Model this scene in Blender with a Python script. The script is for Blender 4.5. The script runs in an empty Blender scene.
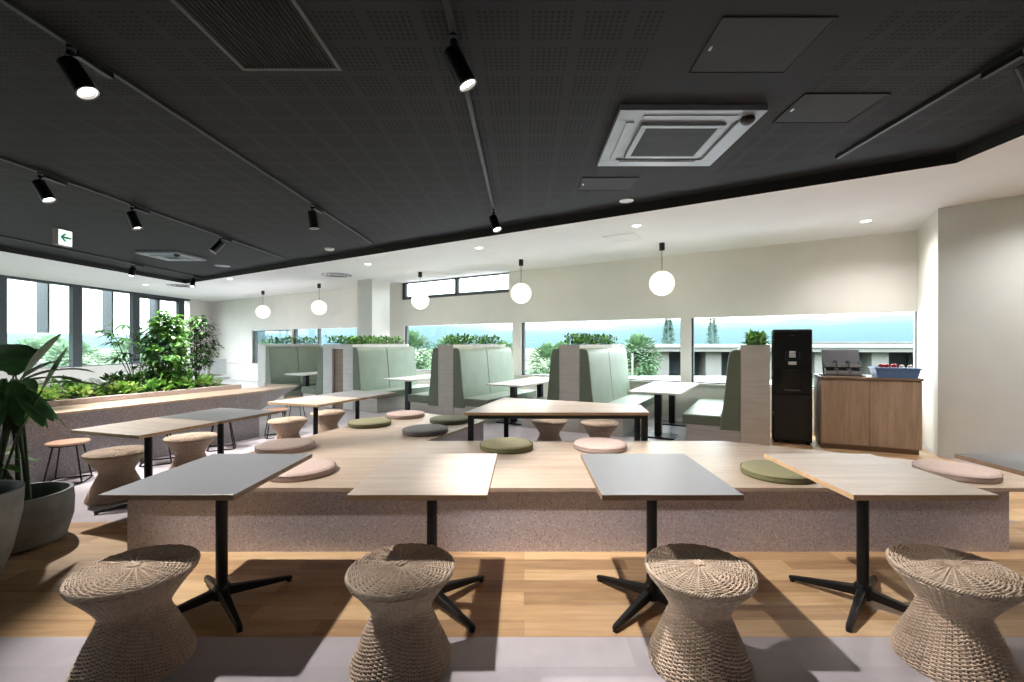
import bpy, math, random
from mathutils import Vector, Matrix
from mathutils.geometry import tessellate_polygon
R = random.Random(7)
sc = bpy.context.scene
COL = sc.collection
PI = math.pi
def rad(a): return math.radians(a)

# ------------------------------------------------------------------ materials
def lin(h):
    h = h.lstrip('#')
    o = []
    for i in (0, 2, 4):
        c = int(h[i:i+2], 16) / 255
        o.append(c / 12.92 if c <= .04045 else ((c + .055) / 1.055) ** 2.4)
    return (o[0], o[1], o[2], 1)

class NT:
    def __init__(s, name):
        s.m = bpy.data.materials.new(name); s.m.use_nodes = True
        s.t = s.m.node_tree; s.n = s.t.nodes; s.n.clear()
        s.out = s.n.new('ShaderNodeOutputMaterial')
        s.b = s.n.new('ShaderNodeBsdfPrincipled')
        s.t.links.new(s.b.outputs[0], s.out.inputs[0])
    def node(s, typ, ins=None, **kw):
        n = s.n.new(typ)
        for k, v in kw.items(): setattr(n, k, v)
        for k, v in (ins or {}).items(): s.link(v, n.inputs[k])
        return n
    def link(s, v, inp):
        if hasattr(v, 'is_output') or isinstance(v, bpy.types.NodeSocket): s.t.links.new(v, inp)
        else: inp.default_value = v
    def math(s, op, a, b=None, c=None):
        n = s.n.new('ShaderNodeMath'); n.operation = op
        s.link(a, n.inputs[0])
        if b is not None: s.link(b, n.inputs[1])
        if c is not None: s.link(c, n.inputs[2])
        return n.outputs[0]
    def mix(s, fac, a, b):
        n = s.n.new('ShaderNodeMix'); n.data_type = 'RGBA'
        s.link(fac, n.inputs[0]); s.link(a, n.inputs[6]); s.link(b, n.inputs[7])
        return n.outputs[2]
    def coord(s, scale=(1, 1, 1), kind='Object', rot=(0, 0, 0)):
        tc = s.n.new('ShaderNodeTexCoord')
        mp = s.n.new('ShaderNodeMapping'); mp.inputs['Scale'].default_value = scale; mp.inputs['Rotation'].default_value = rot
        s.t.links.new(tc.outputs[kind], mp.inputs[0])
        return mp.outputs[0]
    def noise(s, vec, scale, detail=4, rough=.5, dist=0):
        n = s.n.new('ShaderNodeTexNoise'); n.inputs['Scale'].default_value = scale
        n.inputs['Detail'].default_value = detail; n.inputs['Roughness'].default_value = rough
        n.inputs['Distortion'].default_value = dist
        s.t.links.new(vec, n.inputs['Vector']); return n.outputs[0]
    def ramp(s, fac, stops):
        n = s.n.new('ShaderNodeValToRGB'); e = n.color_ramp.elements
        while len(e) < len(stops): e.new(.5)
        for i, (p, c) in enumerate(stops): e[i].position = p; e[i].color = c
        s.link(fac, n.inputs[0]); return n.outputs[0]
    def base(s, c, rough=.5, spec=None, metal=0):
        s.link(c, s.b.inputs['Base Color']); s.link(rough, s.b.inputs['Roughness'])
        s.b.inputs['Metallic'].default_value = metal
        if spec is not None: s.b.inputs['Specular IOR Level'].default_value = spec
    def bump(s, h, strength=.2, dist=.002):
        n = s.n.new('ShaderNodeBump'); n.inputs['Strength'].default_value = strength; n.inputs['Distance'].default_value = dist
        s.link(h, n.inputs['Height']); s.t.links.new(n.outputs[0], s.b.inputs['Normal'])

def plain(name, h, rough=.5, metal=0, spec=None, var=.06, scale=6, bump=0):
    t = NT(name); c = lin(h)
    nz = t.noise(t.coord(), scale)
    d = tuple(x * (1 - var * 1.6) for x in c[:3]) + (1,)
    l = tuple(min(1, x * (1 + var)) for x in c[:3]) + (1,)
    t.base(t.ramp(nz, [(.3, d), (.7, l)]), rough, spec, metal)
    if bump: t.bump(t.noise(t.coord(), 300, 3), bump, .001)
    return t.m

def wood(name, a, b, rough=.45, axis='x', fine=1):
    t = NT(name)
    sv = {'x': (.7, 9, 9), 'y': (9, .7, 9), 'z': (9, 9, .7)}[axis]
    v = t.coord(tuple(q * fine for q in sv))
    n1 = t.noise(v, 1.6, 5, .6, .6)
    n2 = t.noise(v, 9, 3, .6)
    f = t.math('ADD', t.math('MULTIPLY', n1, .7), t.math('MULTIPLY', n2, .3))
    t.base(t.ramp(f, [(.33, lin(b)), (.62, lin(a))]), rough)
    t.bump(n2, .05, .001)
    return t.m

def emit(name, h, strength):
    t = NT(name)
    t.base(lin(h), .4)
    t.b.inputs['Emission Color'].default_value = lin(h); t.b.inputs['Emission Strength'].default_value = strength
    return t.m

def floor_wood():
    t = NT('floor_planks')
    v = t.coord((1, 1, 1))
    bk = t.node('ShaderNodeTexBrick', {'Vector': v, 'Scale': 1.0, 'Mortar Size': .0012, 'Brick Width': 1.05, 'Row Height': .13, 'Color1': (0, 0, 0, 1), 'Color2': (1, 1, 1, 1), 'Mortar': (.5, .5, .5, 1)})
    bk.offset = .37; bk.offset_frequency = 2
    g = t.noise(t.coord((.9, 11, 1)), 2.2, 6, .62, .8)
    hue = t.noise(t.coord((.7, 6, 1)), 1.2, 2)
    tone = t.math('ADD', t.math('MULTIPLY', bk.outputs['Color'], .4), t.math('MULTIPLY', g, .6))
    c = t.ramp(tone, [(.2, lin('#957454')), (.5, lin('#c49f76')), (.8, lin('#e0c096'))])
    c = t.mix(t.math('MULTIPLY', bk.outputs['Fac'], .55), c, lin('#6b563f'))
    t.base(c, .42); t.bump(g, .06, .001)
    return t.m

def floor_tile():
    t = NT('floor_tiles')
    bk = t.node('ShaderNodeTexBrick', {'Vector': t.coord(), 'Scale': 1.0, 'Mortar Size': .0012, 'Brick Width': 1.0, 'Row Height': .5, 'Color1': (0, 0, 0, 1), 'Color2': (1, 1, 1, 1), 'Mortar': (.5, .5, .5, 1)})
    g = t.noise(t.coord((1.2, 1.2, 1)), 2.5, 6, .6)
    f = t.math('ADD', t.math('MULTIPLY', bk.outputs['Color'], .2), t.math('MULTIPLY', g, .8))
    c = t.ramp(f, [(.25, lin('#9f989e')), (.75, lin('#bdb6bb'))])
    c = t.mix(t.math('MULTIPLY', bk.outputs['Fac'], .25), c, lin('#7d767a'))
    t.base(c, .38)
    return t.m

def terrazzo(name, base, dark, light, sc_=70):
    t = NT(name)
    v = t.coord()
    vo = t.node('ShaderNodeTexVoronoi', {'Vector': v, 'Scale': sc_})
    vo2 = t.node('ShaderNodeTexVoronoi', {'Vector': v, 'Scale': sc_ * .45})
    sep = t.node('ShaderNodeSeparateColor', {'Color': vo.outputs['Color']})
    sep2 = t.node('ShaderNodeSeparateColor', {'Color': vo2.outputs['Color']})
    big = t.noise(v, 3, 4)
    c = t.mix(big, lin(base), lin(dark))
    chip = t.math('GREATER_THAN', sep.outputs[0], .80)
    c = t.mix(t.math('MULTIPLY', chip, .55), c, lin(light))
    chip2 = t.math('MULTIPLY', t.math('GREATER_THAN', sep2.outputs[1], .86), t.math('LESS_THAN', vo2.outputs['Distance'], .42))
    c = t.mix(t.math('MULTIPLY', chip2, .4), c, lin('#5f5054'))
    t.base(c, .6)
    return t.m

def perforated():
    t = NT('perforated_ceiling')
    tc = t.node('ShaderNodeTexCoord')
    s = t.node('ShaderNodeSeparateXYZ', {'Vector': tc.outputs['Object']})
    X, Y = s.outputs[0], s.outputs[1]
    def ax(v):
        u = t.math('MULTIPLY', t.math('FRACT', t.math('DIVIDE', v, .303)), 8.6)
        i = t.math('FLOOR', u)
        fr = t.math('SUBTRACT', t.math('SUBTRACT', u, i), .5)
        ok = t.math('MULTIPLY', t.math('GREATER_THAN', i, .5), t.math('LESS_THAN', i, 7.5))
        return fr, ok
    fx, ox = ax(X); fy, oy = ax(Y)
    d = t.math('ADD', t.math('MULTIPLY', fx, fx), t.math('MULTIPLY', fy, fy))
    hole = t.math('MULTIPLY', t.math('LESS_THAN', d, .11), t.math('MULTIPLY', ox, oy))
    strip = t.math('MULTIPLY', t.math('GREATER_THAN', X, .79), t.math('LESS_THAN', X, 2.03))
    far = t.math('ADD', t.math('MULTIPLY', X, .532), t.math('MULTIPLY', Y, .847))
    m = t.math('MULTIPLY', hole, t.math('SUBTRACT', 1, strip))
    m = t.math('MULTIPLY', m, t.math('LESS_THAN', far, 5.2))
    nz = t.noise(tc.outputs['Object'], 2.2, 4)
    c = t.ramp(nz, [(.3, lin('#232428')), (.7, lin('#29292c'))])
    c = t.mix(m, c, lin('#040405'))
    t.base(c, .75, .25)
    return t.m

def glass():
    t = NT('window_glass')
    tr = t.node('ShaderNodeBsdfTransparent', {'Color': (.93, .97, .96, 1)})
    gl = t.node('ShaderNodeBsdfGlossy', {'Roughness': .03, 'Color': (1, 1, 1, 1)})
    fr = t.node('ShaderNodeLayerWeight', {'Blend': .12})
    mx = t.node('ShaderNodeMixShader', {0: t.math('MULTIPLY', fr.outputs['Fresnel'], .7), 1: tr.outputs[0], 2: gl.outputs[0]})
    t.t.links.new(mx.outputs[0], t.out.inputs[0])
    return t.m

def rattan():
    t = NT('rattan_cane')
    n = t.noise(t.coord((1, 1, 1)), 55, 3)
    n2 = t.noise(t.coord((1, 1, 1)), 7, 3)
    f = t.math('ADD', t.math('MULTIPLY', n, .6), t.math('MULTIPLY', n2, .4))
    t.base(t.ramp(f, [(.3, lin('#a5917e')), (.65, lin('#cbb6a2'))]), .62)
    return t.m

def leafmat(name, a, b, rough=.45):
    t = NT(name)
    oi = t.noise(t.coord(), 14, 2)
    t.base(t.ramp(oi, [(.35, lin(a)), (.65, lin(b))]), rough)
    t.b.inputs['Subsurface Weight'].default_value = 0
    tl = t.node('ShaderNodeBsdfTranslucent', {'Color': lin(b)})
    mx = t.node('ShaderNodeMixShader', {0: .25, 1: t.b.outputs[0], 2: tl.outputs[0]})
    t.t.links.new(mx.outputs[0], t.out.inputs[0])
    return t.m

M = dict(
    oak=wood('oak_laminate', '#c8bbaf', '#b0a093', .42, 'x'),
    oak_edge=wood('oak_edge', '#cfae88', '#b8946e', .45, 'x'),
    bench_oak=wood('bench_oak', '#c6b29f', '#a99583', .4, 'x', .8),
    panel=wood('pale_wood_panel', '#d8d2ca', '#c7c0b7', .5, 'x', 1.3),
    panel_white=wood('white_wood_panel', '#efede9', '#e0dcd7', .5, 'x', 1.3),
    brown_panel=wood('brown_wood_panel', '#9c8570', '#7c6856', .5, 'x', 1.2),
    cabinet=wood('cabinet_wood', '#b09a86', '#8f7a68', .5, 'z', 1.0),
    cabinet_edge=wood('cabinet_edge', '#8d7663', '#77634f', .5, 'x'),
    grey_lam=plain('grey_laminate', '#7b7c80', .36, var=.03, scale=3),
    grey_edge=wood('brown_edge', '#9a7c60', '#7d6048', .5, 'x'),
    black=plain('black_metal', '#141416', .38, .3, var=.05),
    blackm=plain('matte_black', '#18181a', .5, 0, var=.05),
    silver=plain('brushed_metal', '#b9bbbd', .3, .9, var=.05),
    white=plain('white_paint', '#e9e8e5', .7, var=.02, scale=2),
    wallw=plain('wall_paint', '#e3e1dc', .75, var=.02, scale=1.5),
    wallg=plain('wall_plaster', '#d0d4d2', .8, var=.03, scale=2),
    ceilw=plain('ceiling_paint', '#e4e4e3', .8, var=.015, scale=2, bump=.1),
    soffit=plain('soffit_black', '#161617', .7, var=.04),
    sage=plain('sage_leather', '#879483', .42, var=.05, scale=4, bump=.06),
    sage_d=plain('sage_leather_shaded', '#747c68', .5, var=.05, scale=4, bump=.06),  # same sage leather, darkened: shade of the end faces put into the colour
    pink=plain('pink_fabric', '#c7b0a6', .8, var=.05, scale=30, bump=.15),
    pinkd=plain('pink_band', '#a8958d', .8, var=.05, scale=30, bump=.15),
    olive=plain('olive_fabric', '#8f8a69', .8, var=.05, scale=30, bump=.15),
    olived=plain('olive_band', '#6d6c4b', .8, var=.05, scale=30, bump=.15),
    greyf=plain('grey_fabric', '#8b8785', .8, var=.05, scale=30, bump=.15),
    greyfd=plain('grey_band', '#73706f', .8, var=.05, scale=30, bump=.15),
    moss=plain('moss_fabric', '#7b7c68', .8, var=.05, scale=30, bump=.15),
    mossd=plain('moss_band', '#5d5f4d', .8, var=.05, scale=30, bump=.15),
    pinkwood=wood('rose_wood', '#c39c86', '#a9826d', .45, 'x'),
    concrete=plain('pot_concrete', '#7f8281', .8, var=.14, scale=9, bump=.25),
    soil=plain('soil', '#2c241d', .95, var=.3, scale=60, bump=.5),
    stem=plain('plant_stem', '#3b4a2a', .6, var=.2, scale=20),
    bark=plain('tree_bark', '#4a3d30', .8, var=.2, scale=30),
    dark_frame=plain('window_frame', '#3d444a', .45, .2, var=.04),
    fin=plain('window_fin', '#4a4f55', .5, .1, var=.04),
    acw=plain('unit_plastic', '#8d959c', .4, .1, var=.03),
    grille=plain('unit_grille', '#1a1a1b', .6, var=.05),
    greypl=plain('grey_plastic', '#6a6c72', .5, var=.04),
    binpl=plain('bin_plastic', '#94969a', .45, var=.04),
    bluepl=plain('blue_plastic', '#5c7fb4', .45, var=.04),
    redpl=plain('red_plastic', '#b3322e', .4, var=.06),
    whitepl=plain('white_plastic', '#e6e4e0', .4, var=.02),
    label=plain('pale_label', '#c9cccf', .5, var=.08, scale=200),
    sign_green=emit('sign_green', '#1d8f6a', .25),
    sign_white=emit('sign_white', '#eefaf4', .7),
    sign_side=plain('sign_case', '#a79c98', .5, var=.03),
    mesh_grey=plain('chair_mesh', '#b9bfc2', .6, var=.05),
    bright=emit('lamp_lens', '#fff4e6', 14),
    globe=emit('globe_glass', '#fff0e0', .62),
    down=emit('downlight_lens', '#fff6ea', 6),
    planks=floor_wood(), tiles=floor_tile(), perf=perforated(), glass=glass(), cane=rattan(),
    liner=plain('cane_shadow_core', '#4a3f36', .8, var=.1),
    terr=terrazzo('terrazzo', '#c8bec5', '#b5abb2', '#ece6e6', 150),
    terr2=terrazzo('terrazzo_grey', '#959295', '#858285', '#c2bfc0', 150),
    curb=terrazzo('terrazzo_curb', '#cdbdb9', '#b9a9a6', '#ddd0cc', 170),
    lf_dark=leafmat('leaf_dark', '#2b5226', '#45733a'),
    lf_mid=leafmat('leaf_mid', '#3f7a2e', '#639c45'),
    lf_bright=leafmat('leaf_bright', '#8bb84a', '#b9d66c'),
    lf_yel=leafmat('leaf_yellow', '#aecb62', '#d5e596'),
    lf_fern=leafmat('leaf_fern', '#65a53c', '#93c85c'),
    lf_olive=leafmat('leaf_olive', '#2c3a22', '#46552f'),
    lf_blade=leafmat('leaf_blade', '#34593a', '#578a52', .35),
    grass=plain('meadow', '#3a4428', .95, var=.3, scale=.06),
    hill=plain('hill_haze', '#1b363d', 1, var=.08, scale=.01),  # blue haze of distance is put into the hill colour
    tree_glare=leafmat('tree_haze', '#5c7560', '#829a80', .8),  # paler copy of the tree leaves, window glare put into the colour
    tree_out=leafmat('tree_outdoor', '#365139', '#55704c', .8),
    conc=plain('viaduct_concrete', '#686664', .9, var=.08, scale=.3),
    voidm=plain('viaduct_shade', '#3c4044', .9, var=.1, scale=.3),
    teal=plain('teal_sheet', '#1f6f79', .6, var=.05, scale=.5),
    bld=plain('far_building', '#7b7e7f', .9, var=.05, scale=.1),
)

# ------------------------------------------------------------------ mesh building
class MB:
    def __init__(s): s.v = []; s.f = []; s.m = []
    def add(s, vs, fs, mi=0):
        b = len(s.v); s.v += [tuple(x) for x in vs]
        s.f += [tuple(b + i for i in f) for f in fs]; s.m += [mi] * len(fs); return s
    def box(s, x0, x1, y0, y1, z0, z1, mi=0, top=None):
        vs = [(x0, y0, z0), (x1, y0, z0), (x1, y1, z0), (x0, y1, z0), (x0, y0, z1), (x1, y0, z1), (x1, y1, z1), (x0, y1, z1)]
        s.add(vs, [(0, 3, 2, 1), (0, 1, 5, 4), (1, 2, 6, 5), (2, 3, 7, 6), (3, 0, 4, 7)], mi)
        s.f.append(tuple(len(s.v) - 8 + i for i in (4, 5, 6, 7))); s.m.append(mi if top is None else top)
        return s
    def prism(s, poly, z0, z1, mi=0, top=None):
        n = len(poly); a = sum(poly[i][0] * poly[(i + 1) % n][1] - poly[(i + 1) % n][0] * poly[i][1] for i in range(n))
        if a < 0: poly = poly[::-1]
        b = len(s.v)
        s.v += [(x, y, z0) for x, y in poly] + [(x, y, z1) for x, y in poly]
        for i in range(n):
            j = (i + 1) % n
            s.f.append((b + i, b + j, b + n + j, b + n + i)); s.m.append(mi)
        s.f.append(tuple(b + i for i in range(n - 1, -1, -1))); s.m.append(mi)
        s.f.append(tuple(b + n + i for i in range(n))); s.m.append(mi if top is None else top)
        return s
    def lathe(s, prof, n=32, mi=0, c=(0, 0, 0), sx=1, sy=1, cap=True):
        b = len(s.v)
        for r, z in prof:
            for k in range(n):
                a = 2 * PI * k / n
                s.v.append((c[0] + r * math.cos(a) * sx, c[1] + r * math.sin(a) * sy, c[2] + z))
        for i in range(len(prof) - 1):
            for k in range(n):
                k2 = (k + 1) % n
                s.f.append((b + i * n + k, b + i * n + k2, b + (i + 1) * n + k2, b + (i + 1) * n + k)); s.m.append(mi)
        if cap:
            s.f.append(tuple(b + k for k in range(n - 1, -1, -1))); s.m.append(mi)
            e = b + (len(prof) - 1) * n
            s.f.append(tuple(e + k for k in range(n))); s.m.append(mi)
        return s
    def tube(s, pts, r, n=8, mi=0, closed=False, cap=True):
        pts = [Vector(p) for p in pts]; N = len(pts); b = len(s.v)
        rr = r if isinstance(r, (list, tuple)) else [r] * N
        up = None
        for i, p in enumerate(pts):
            if closed: d = pts[(i + 1) % N] - pts[i - 1]
            else: d = pts[min(i + 1, N - 1)] - pts[max(i - 1, 0)]
            d.normalize()
            if up is None: up = Vector((0, 0, 1)) if abs(d.z) < .9 else Vector((1, 0, 0))
            x = d.cross(up)
            if x.length < 1e-5: x = d.cross(Vector((0, 1, 0)))
            x.normalize(); y = x.cross(d); y.normalize(); up = y
            for k in range(n):
                a = 2 * PI * k / n
                s.v.append(tuple(p + (x * math.cos(a) + y * math.sin(a)) * rr[i]))
        for i in range(N if closed else N - 1):
            j = (i + 1) % N
            for k in range(n):
                k2 = (k + 1) % n
                s.f.append((b + i * n + k2, b + i * n + k, b + j * n + k, b + j * n + k2)); s.m.append(mi)
        if cap and not closed:
            s.f.append(tuple(b + k for k in range(n))); s.m.append(mi)
            e = b + (N - 1) * n
            s.f.append(tuple(e + k for k in range(n - 1, -1, -1))); s.m.append(mi)
        return s
    def sphere(s, c, r, n=24, mi=0, sz=1):
        k = n // 2
        return s.lathe([(max(r * math.sin(PI * i / k), 1e-4), -r * sz * math.cos(PI * i / k)) for i in range(k + 1)], n, mi, c, cap=False)
    def leaf(s, p, d, up, L, W, mi=0, bend=.2, seg=3, tip=1.0):
        d = Vector(d).normalized(); up = Vector(up); x = d.cross(up)
        if x.length < 1e-4: x = Vector((1, 0, 0))
        x.normalize(); nrm = x.cross(d).normalized(); p = Vector(p); b = len(s.v)
        for i in range(seg + 1):
            t = i / seg
            w = W * (math.sin(PI * min(1, (t * .9 + .07)) ** .85) if i < seg else 0.04)
            c = p + d * (L * t) - nrm * (bend * L * t * t)
            s.v += [tuple(c - x * w * .5 + nrm * w * .15), tuple(c), tuple(c + x * w * .5 + nrm * w * .15)]
        for i in range(seg):
            q = b + i * 3
            s.f += [(q, q + 1, q + 4, q + 3), (q + 1, q + 2, q + 5, q + 4)]; s.m += [mi, mi]
        return s
    def xf(s, mat):
        s.v = [tuple(mat @ Vector(v)) for v in s.v]; return s
    def build(s, name, mats, parent=None, smooth=0, bevel=0, loc=None, rz=0):
        me = bpy.data.meshes.new(name); me.from_pydata(s.v, [], s.f)
        mats = mats if isinstance(mats, (list, tuple)) else [mats]
        for m in mats: me.materials.append(m)
        if len(mats) > 1: me.polygons.foreach_set('material_index', s.m)
        if smooth:
            me.polygons.foreach_set('use_smooth', [True] * len(me.polygons))
            if smooth < 180: me.set_sharp_from_angle(angle=rad(smooth))
        me.update()
        o = bpy.data.objects.new(name, me); COL.objects.link(o)
        if parent: o.parent = parent
        if loc: o.location = loc
        o.rotation_euler.z = rz
        if bevel:
            b = o.modifiers.new('edge', 'BEVEL'); b.width = bevel; b.segments = 2; b.limit_method = 'ANGLE'
        return o

def tag(o, label=None, cat=None, group=None, kind=None):
    if label: o['label'] = label
    if cat: o['category'] = cat
    if group: o['group'] = group
    if kind: o['kind'] = kind
    return o
def empty(name, loc, rz=0, label=None, cat=None, group=None):
    o = bpy.data.objects.new(name, None); COL.objects.link(o); o.empty_display_size = .1
    o.location = loc; o.rotation_euler.z = rz
    return tag(o, label, cat, group)
def dup(o, loc, rz=0, label=None, group=None):
    def cp(a, par):
        c = a.copy(); COL.objects.link(c)
        if par: c.parent = par
        for ch in list(a.children): cp(ch, c)
        return c
    r = cp(o, None); r.location = loc; r.rotation_euler.z = rz
    if label: r['label'] = label
    if group: r['group'] = group
    return r
def struct(o): o['kind'] = 'structure'; return o

# ------------------------------------------------------------------ room numbers
ZW, ZD = 3.15, 3.26
WA = rad(32.2)
NW = Vector((math.sin(WA), math.cos(WA))); DW = Vector((-math.cos(WA), math.sin(WA))); CW = 8.97
PB = Vector((5.977, 6.84)); PB = PB + NW * (CW - PB.dot(NW))
PN = Vector((5.263, 5.72))
BA = rad(28); BX = Vector((math.cos(BA), -math.sin(BA))); BY = Vector((math.sin(BA), math.cos(BA))); BO = BY * 6.78
def bw(x, y, z=0):
    p = BO + BX * x + BY * y; return (p.x, p.y, z)
XF = -13.1
COF = [(4.1, -3.4), (4.1, 4.27), (-9.72, 12.93), (-9.72, -3.4)]
YL = (CW - NW.x * XF) / NW.y
ROOM = [(XF, -4.0), (9.2, -4.0), (9.2, 1.62), (PN.x, PN.y), (PB.x, PB.y), (XF, YL)]

# floor
def poly_obj(name, polys, z, mats, flip=False):
    b = MB()
    for pl, mi in polys:
        n = len(pl); i0 = len(b.v)
        b.v += [(x, y, z) for x, y in pl]
        idx = tuple(range(i0, i0 + n)); b.f.append(idx[::-1] if flip else idx); b.m.append(mi)
    return b.build(name, mats)
fl = MB()
def strip(y0, y1, mi): fl.prism([(XF - .3, y0), (9.6, y0), (9.6, y1), (XF - .3, y1)], -.1, 0, mi)
strip(-4.2, 2.204, 0); strip(2.204, 3.62, 1); strip(3.62, 19.6, 0)
fl.prism([bw(-.3, -1.7)[:2], bw(4.0, -1.7)[:2], bw(1.95, .75)[:2], bw(1.95, 1.9)[:2], bw(-.3, 1.9)[:2]], -.05, .001, 1)
struct(fl.build('floor', [M['tiles'], M['planks']]))

# ceilings
def hole_face(outer, inner, z):
    o = [Vector((x, y, z)) for x, y in outer]; i = [Vector((x, y, z)) for x, y in inner]
    tris = tessellate_polygon([o, i]); b = MB(); allv = o + i
    b.add(allv, [tuple(t) for t in tris]); return b
out = [(XF - .25, -4.15), (9.35, -4.15), (9.35, 1.75), tuple(PB + NW * .15 + Vector((.3, -.1))), (XF - .25, YL + .3)]
cw = hole_face(out, COF, ZW)
struct(cw.build('ceiling', M['ceilw']))
cd = MB()
cd.add([(x, y, ZD) for x, y in COF], [(0, 3, 2, 1)], 0)
n = 4
cd.add([(x, y, ZW - .004) for x, y in COF] + [(x, y, ZD) for x, y in COF], [(i, (i + 1) % 4, 4 + (i + 1) % 4, 4 + i) for i in range(4)], 1)
cx = sum(p[0] for p in COF) / 4; cy = sum(p[1] for p in COF) / 4
struct(cd.build('ceiling_coffer', [M['perf'], M['soffit']]))
cap = MB(); cap.prism(out, ZD + .04, ZD + .14)
struct(cap.build('roof', M['soffit']))

# back wall with openings (local: u along DW from PB, v outwards NW)
HEAD, SILL = 1.92, .68
def wl(u, v): p = PB + DW * u + NW * v; return (p.x, p.y)
def wall_piece(b, u0, u1, z0, z1, v0=0, v1=.16, mi=0):
    b.prism([wl(u0, v0), wl(u1, v0), wl(u1, v1), wl(u0, v1)], z0, z1, mi)
def u_at(px):   # metres along the wall for a sight-line slope
    r = (px - 524) / 450
    Y = CW / (NW.x * r + NW.y); p = Vector((r * Y, Y)); return (p - PB).dot(DW)
ULEN = (Vector((XF, YL)) - PB).dot(DW)
wb = MB()
uC0, uC1 = u_at(509), u_at(401)
wall_piece(wb, -.05, ULEN, 0, SILL)
wall_piece(wb, -.05, uC0, HEAD, ZW); wall_piece(wb, uC1, ULEN, HEAD, ZW)
wall_piece(wb, uC0, uC1, HEAD, 2.66)
u_win = [(0.0, u_at(691)), (u_at(680.5), u_at(521)), (u_at(512.5), u_at(404)), (u_at(357), u_at(292.5)), (u_at(290), u_at(252))]
prev = None
edges = sorted(u_win)
for i in range(len(edges)):
    a = edges[i][1]; bnd = edges[i + 1][0] if i + 1 < len(edges) else ULEN
    wall_piece(wb, a, bnd, SILL, HEAD)
struct(wb.build('wall_back', M['wallw']))
# window frames and panes
win_no = [0]
def window(u0, u1, z0, z1, mulls=(), side=.05, heavy=False, top=True):
    win_no[0] += 1
    nm = 'window_%d' % win_no[0]
    b = MB(); w = side
    wall_piece(b, u0, u0 + w * .3, z0, z1, .05, .13); wall_piece(b, u1 - w, u1, z0, z1, .05, .13)
    wall_piece(b, u0 + w * .3, u1 - w, z0, z0 + (.09 if heavy else .02), .05, .13)
    if top: wall_piece(b, u0 + w * .3, u1 - w, z1 - .03, z1, .05, .13)
    for m in mulls: wall_piece(b, m - .05, m + .05, z0, z1, .05, .13)
    o = struct(b.build(nm, M['dark_frame']))
    g = MB(); wall_piece(g, u0 + .01, u1 - .01, z0 + .01, z1 - .01, .088, .092)
    struct(g.build('pane', M['glass'], o))
window(u_win[0][0], u_win[0][1], SILL, HEAD, side=.035, top=False)
window(u_win[1][0], u_win[1][1], SILL, HEAD, side=.045, top=False)
window(u_win[2][0], u_win[2][1], SILL, HEAD, side=.045, top=False)
window(u_win[3][0], u_win[3][1], SILL, HEAD, side=.12, mulls=(u_at(317),), top=False)
window(u_win[4][0], u_win[4][1], SILL - .25 + .25, HEAD - .02, side=.16, mulls=(), top=True)
window(uC0, uC1, 2.66, ZW, mulls=(u_at(455),), side=.14, heavy=True)
# window sill board
sb = MB(); wall_piece(sb, 0, ULEN - .3, SILL - .03, SILL, -.05, .16)
struct(sb.build('trim_1', M['panel']))

# right side walls
def thick(name, a, b, z0, z1, t, m):
    a = Vector(a); b = Vector(b); d = (b - a).normalized(); nn = Vector((-d.y, d.x)) * t
    w = MB(); w.prism([tuple(a), tuple(b), tuple(b + nn), tuple(a + nn)], z0, z1)
    return struct(w.build(name, m))
eb = PB - (PN - PB).normalized() * 0
thick('wall_end', PN, PB + (PB - PN).normalized() * .3, 0, ZW, -.12, M['wallw'])
thick('wall_right', (9.2, 1.62), (PN.x, PN.y), 0, ZW, -.12, M['wallg'])
thick('wall_side', (9.2, -4), (9.2, 1.62), 0, ZW, -.12, M['wallg'])
thick('wall_front', (XF - .2, -4), (9.3, -4), 0, ZW, -.12, M['wallg'])
# skirting on the right wall
thick('baseboard_right', (9.17, 1.58), (PN.x - .012, PN.y - .012), 0, .06, -.012, M['wallg'])
# facade on the left
FS = .74
fw = MB(); fw.box(XF - .25, XF, -4.2, YL + .2, 0, FS); fw.box(XF - .25, XF, 17.65, YL + .2, FS, ZW); fw.box(XF - .25, XF, -4.2, -3.4, FS, ZW)
struct(fw.build('wall_left', M['wallw']))
hd = MB(); hd.box(XF - .2, XF + .005, -3.4, 17.65, ZW - .06, ZW)
struct(hd.build('trim_2', M['dark_frame']))
cols = [-2.5 - .0, -.45, 1.5, 3.45, 5.4, 7.35, 9.3, 11.25, 13.19, 15.19, 17.2]
for i, y in enumerate(cols):
    b = MB(); b.box(XF - .1, XF + .02, y - .14, y + .14, FS, ZW - .06)
    struct(b.build('trim_%d' % (i + 3), M['dark_frame']))
for i in range(len(cols) - 1):
    y0, y1 = cols[i] + .14, cols[i + 1] - .14
    win_no[0] += 1
    b = MB(); b.box(XF - .14, XF - .06, y0, y1, FS, FS + .03)
    if i == len(cols) - 2:
        b.box(XF - .14, XF - .04, 16.15, 16.25, FS, ZW - .06)
        b.box(XF - .14, XF - .04, y0, y1, ZW - .16, ZW - .06)
    o = struct(b.build('window_%d' % win_no[0], M['dark_frame']))
    g = MB(); g.box(XF - .105, XF - .1, y0, y1, FS + .02, ZW - .06); struct(g.build('pane', M['glass'], o))
    ym = (y0 + y1) / 2 + (.3 if i == 9 else .47)
    f = MB(); f.box(XF - .62, XF - .3, ym - .03, ym + .03, 1.72, ZW + .3)
    tag(f.build('window_fin', M['fin']), 'pale grey vertical fin hanging outside the tall glazing', 'fin', 'fins outside the glass facade')
# white column in front of the back wall
pc = Vector((-4.2, 12.0))
cb = MB()
c0 = Vector((-4.05, 12.0)); s_ = .6
pp = [c0, c0 + DW * s_, c0 + DW * s_ + NW * s_, c0 + NW * s_]
cb.prism([tuple(p) for p in pp], 0, ZW)
struct(cb.build('column', M['white']))

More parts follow.
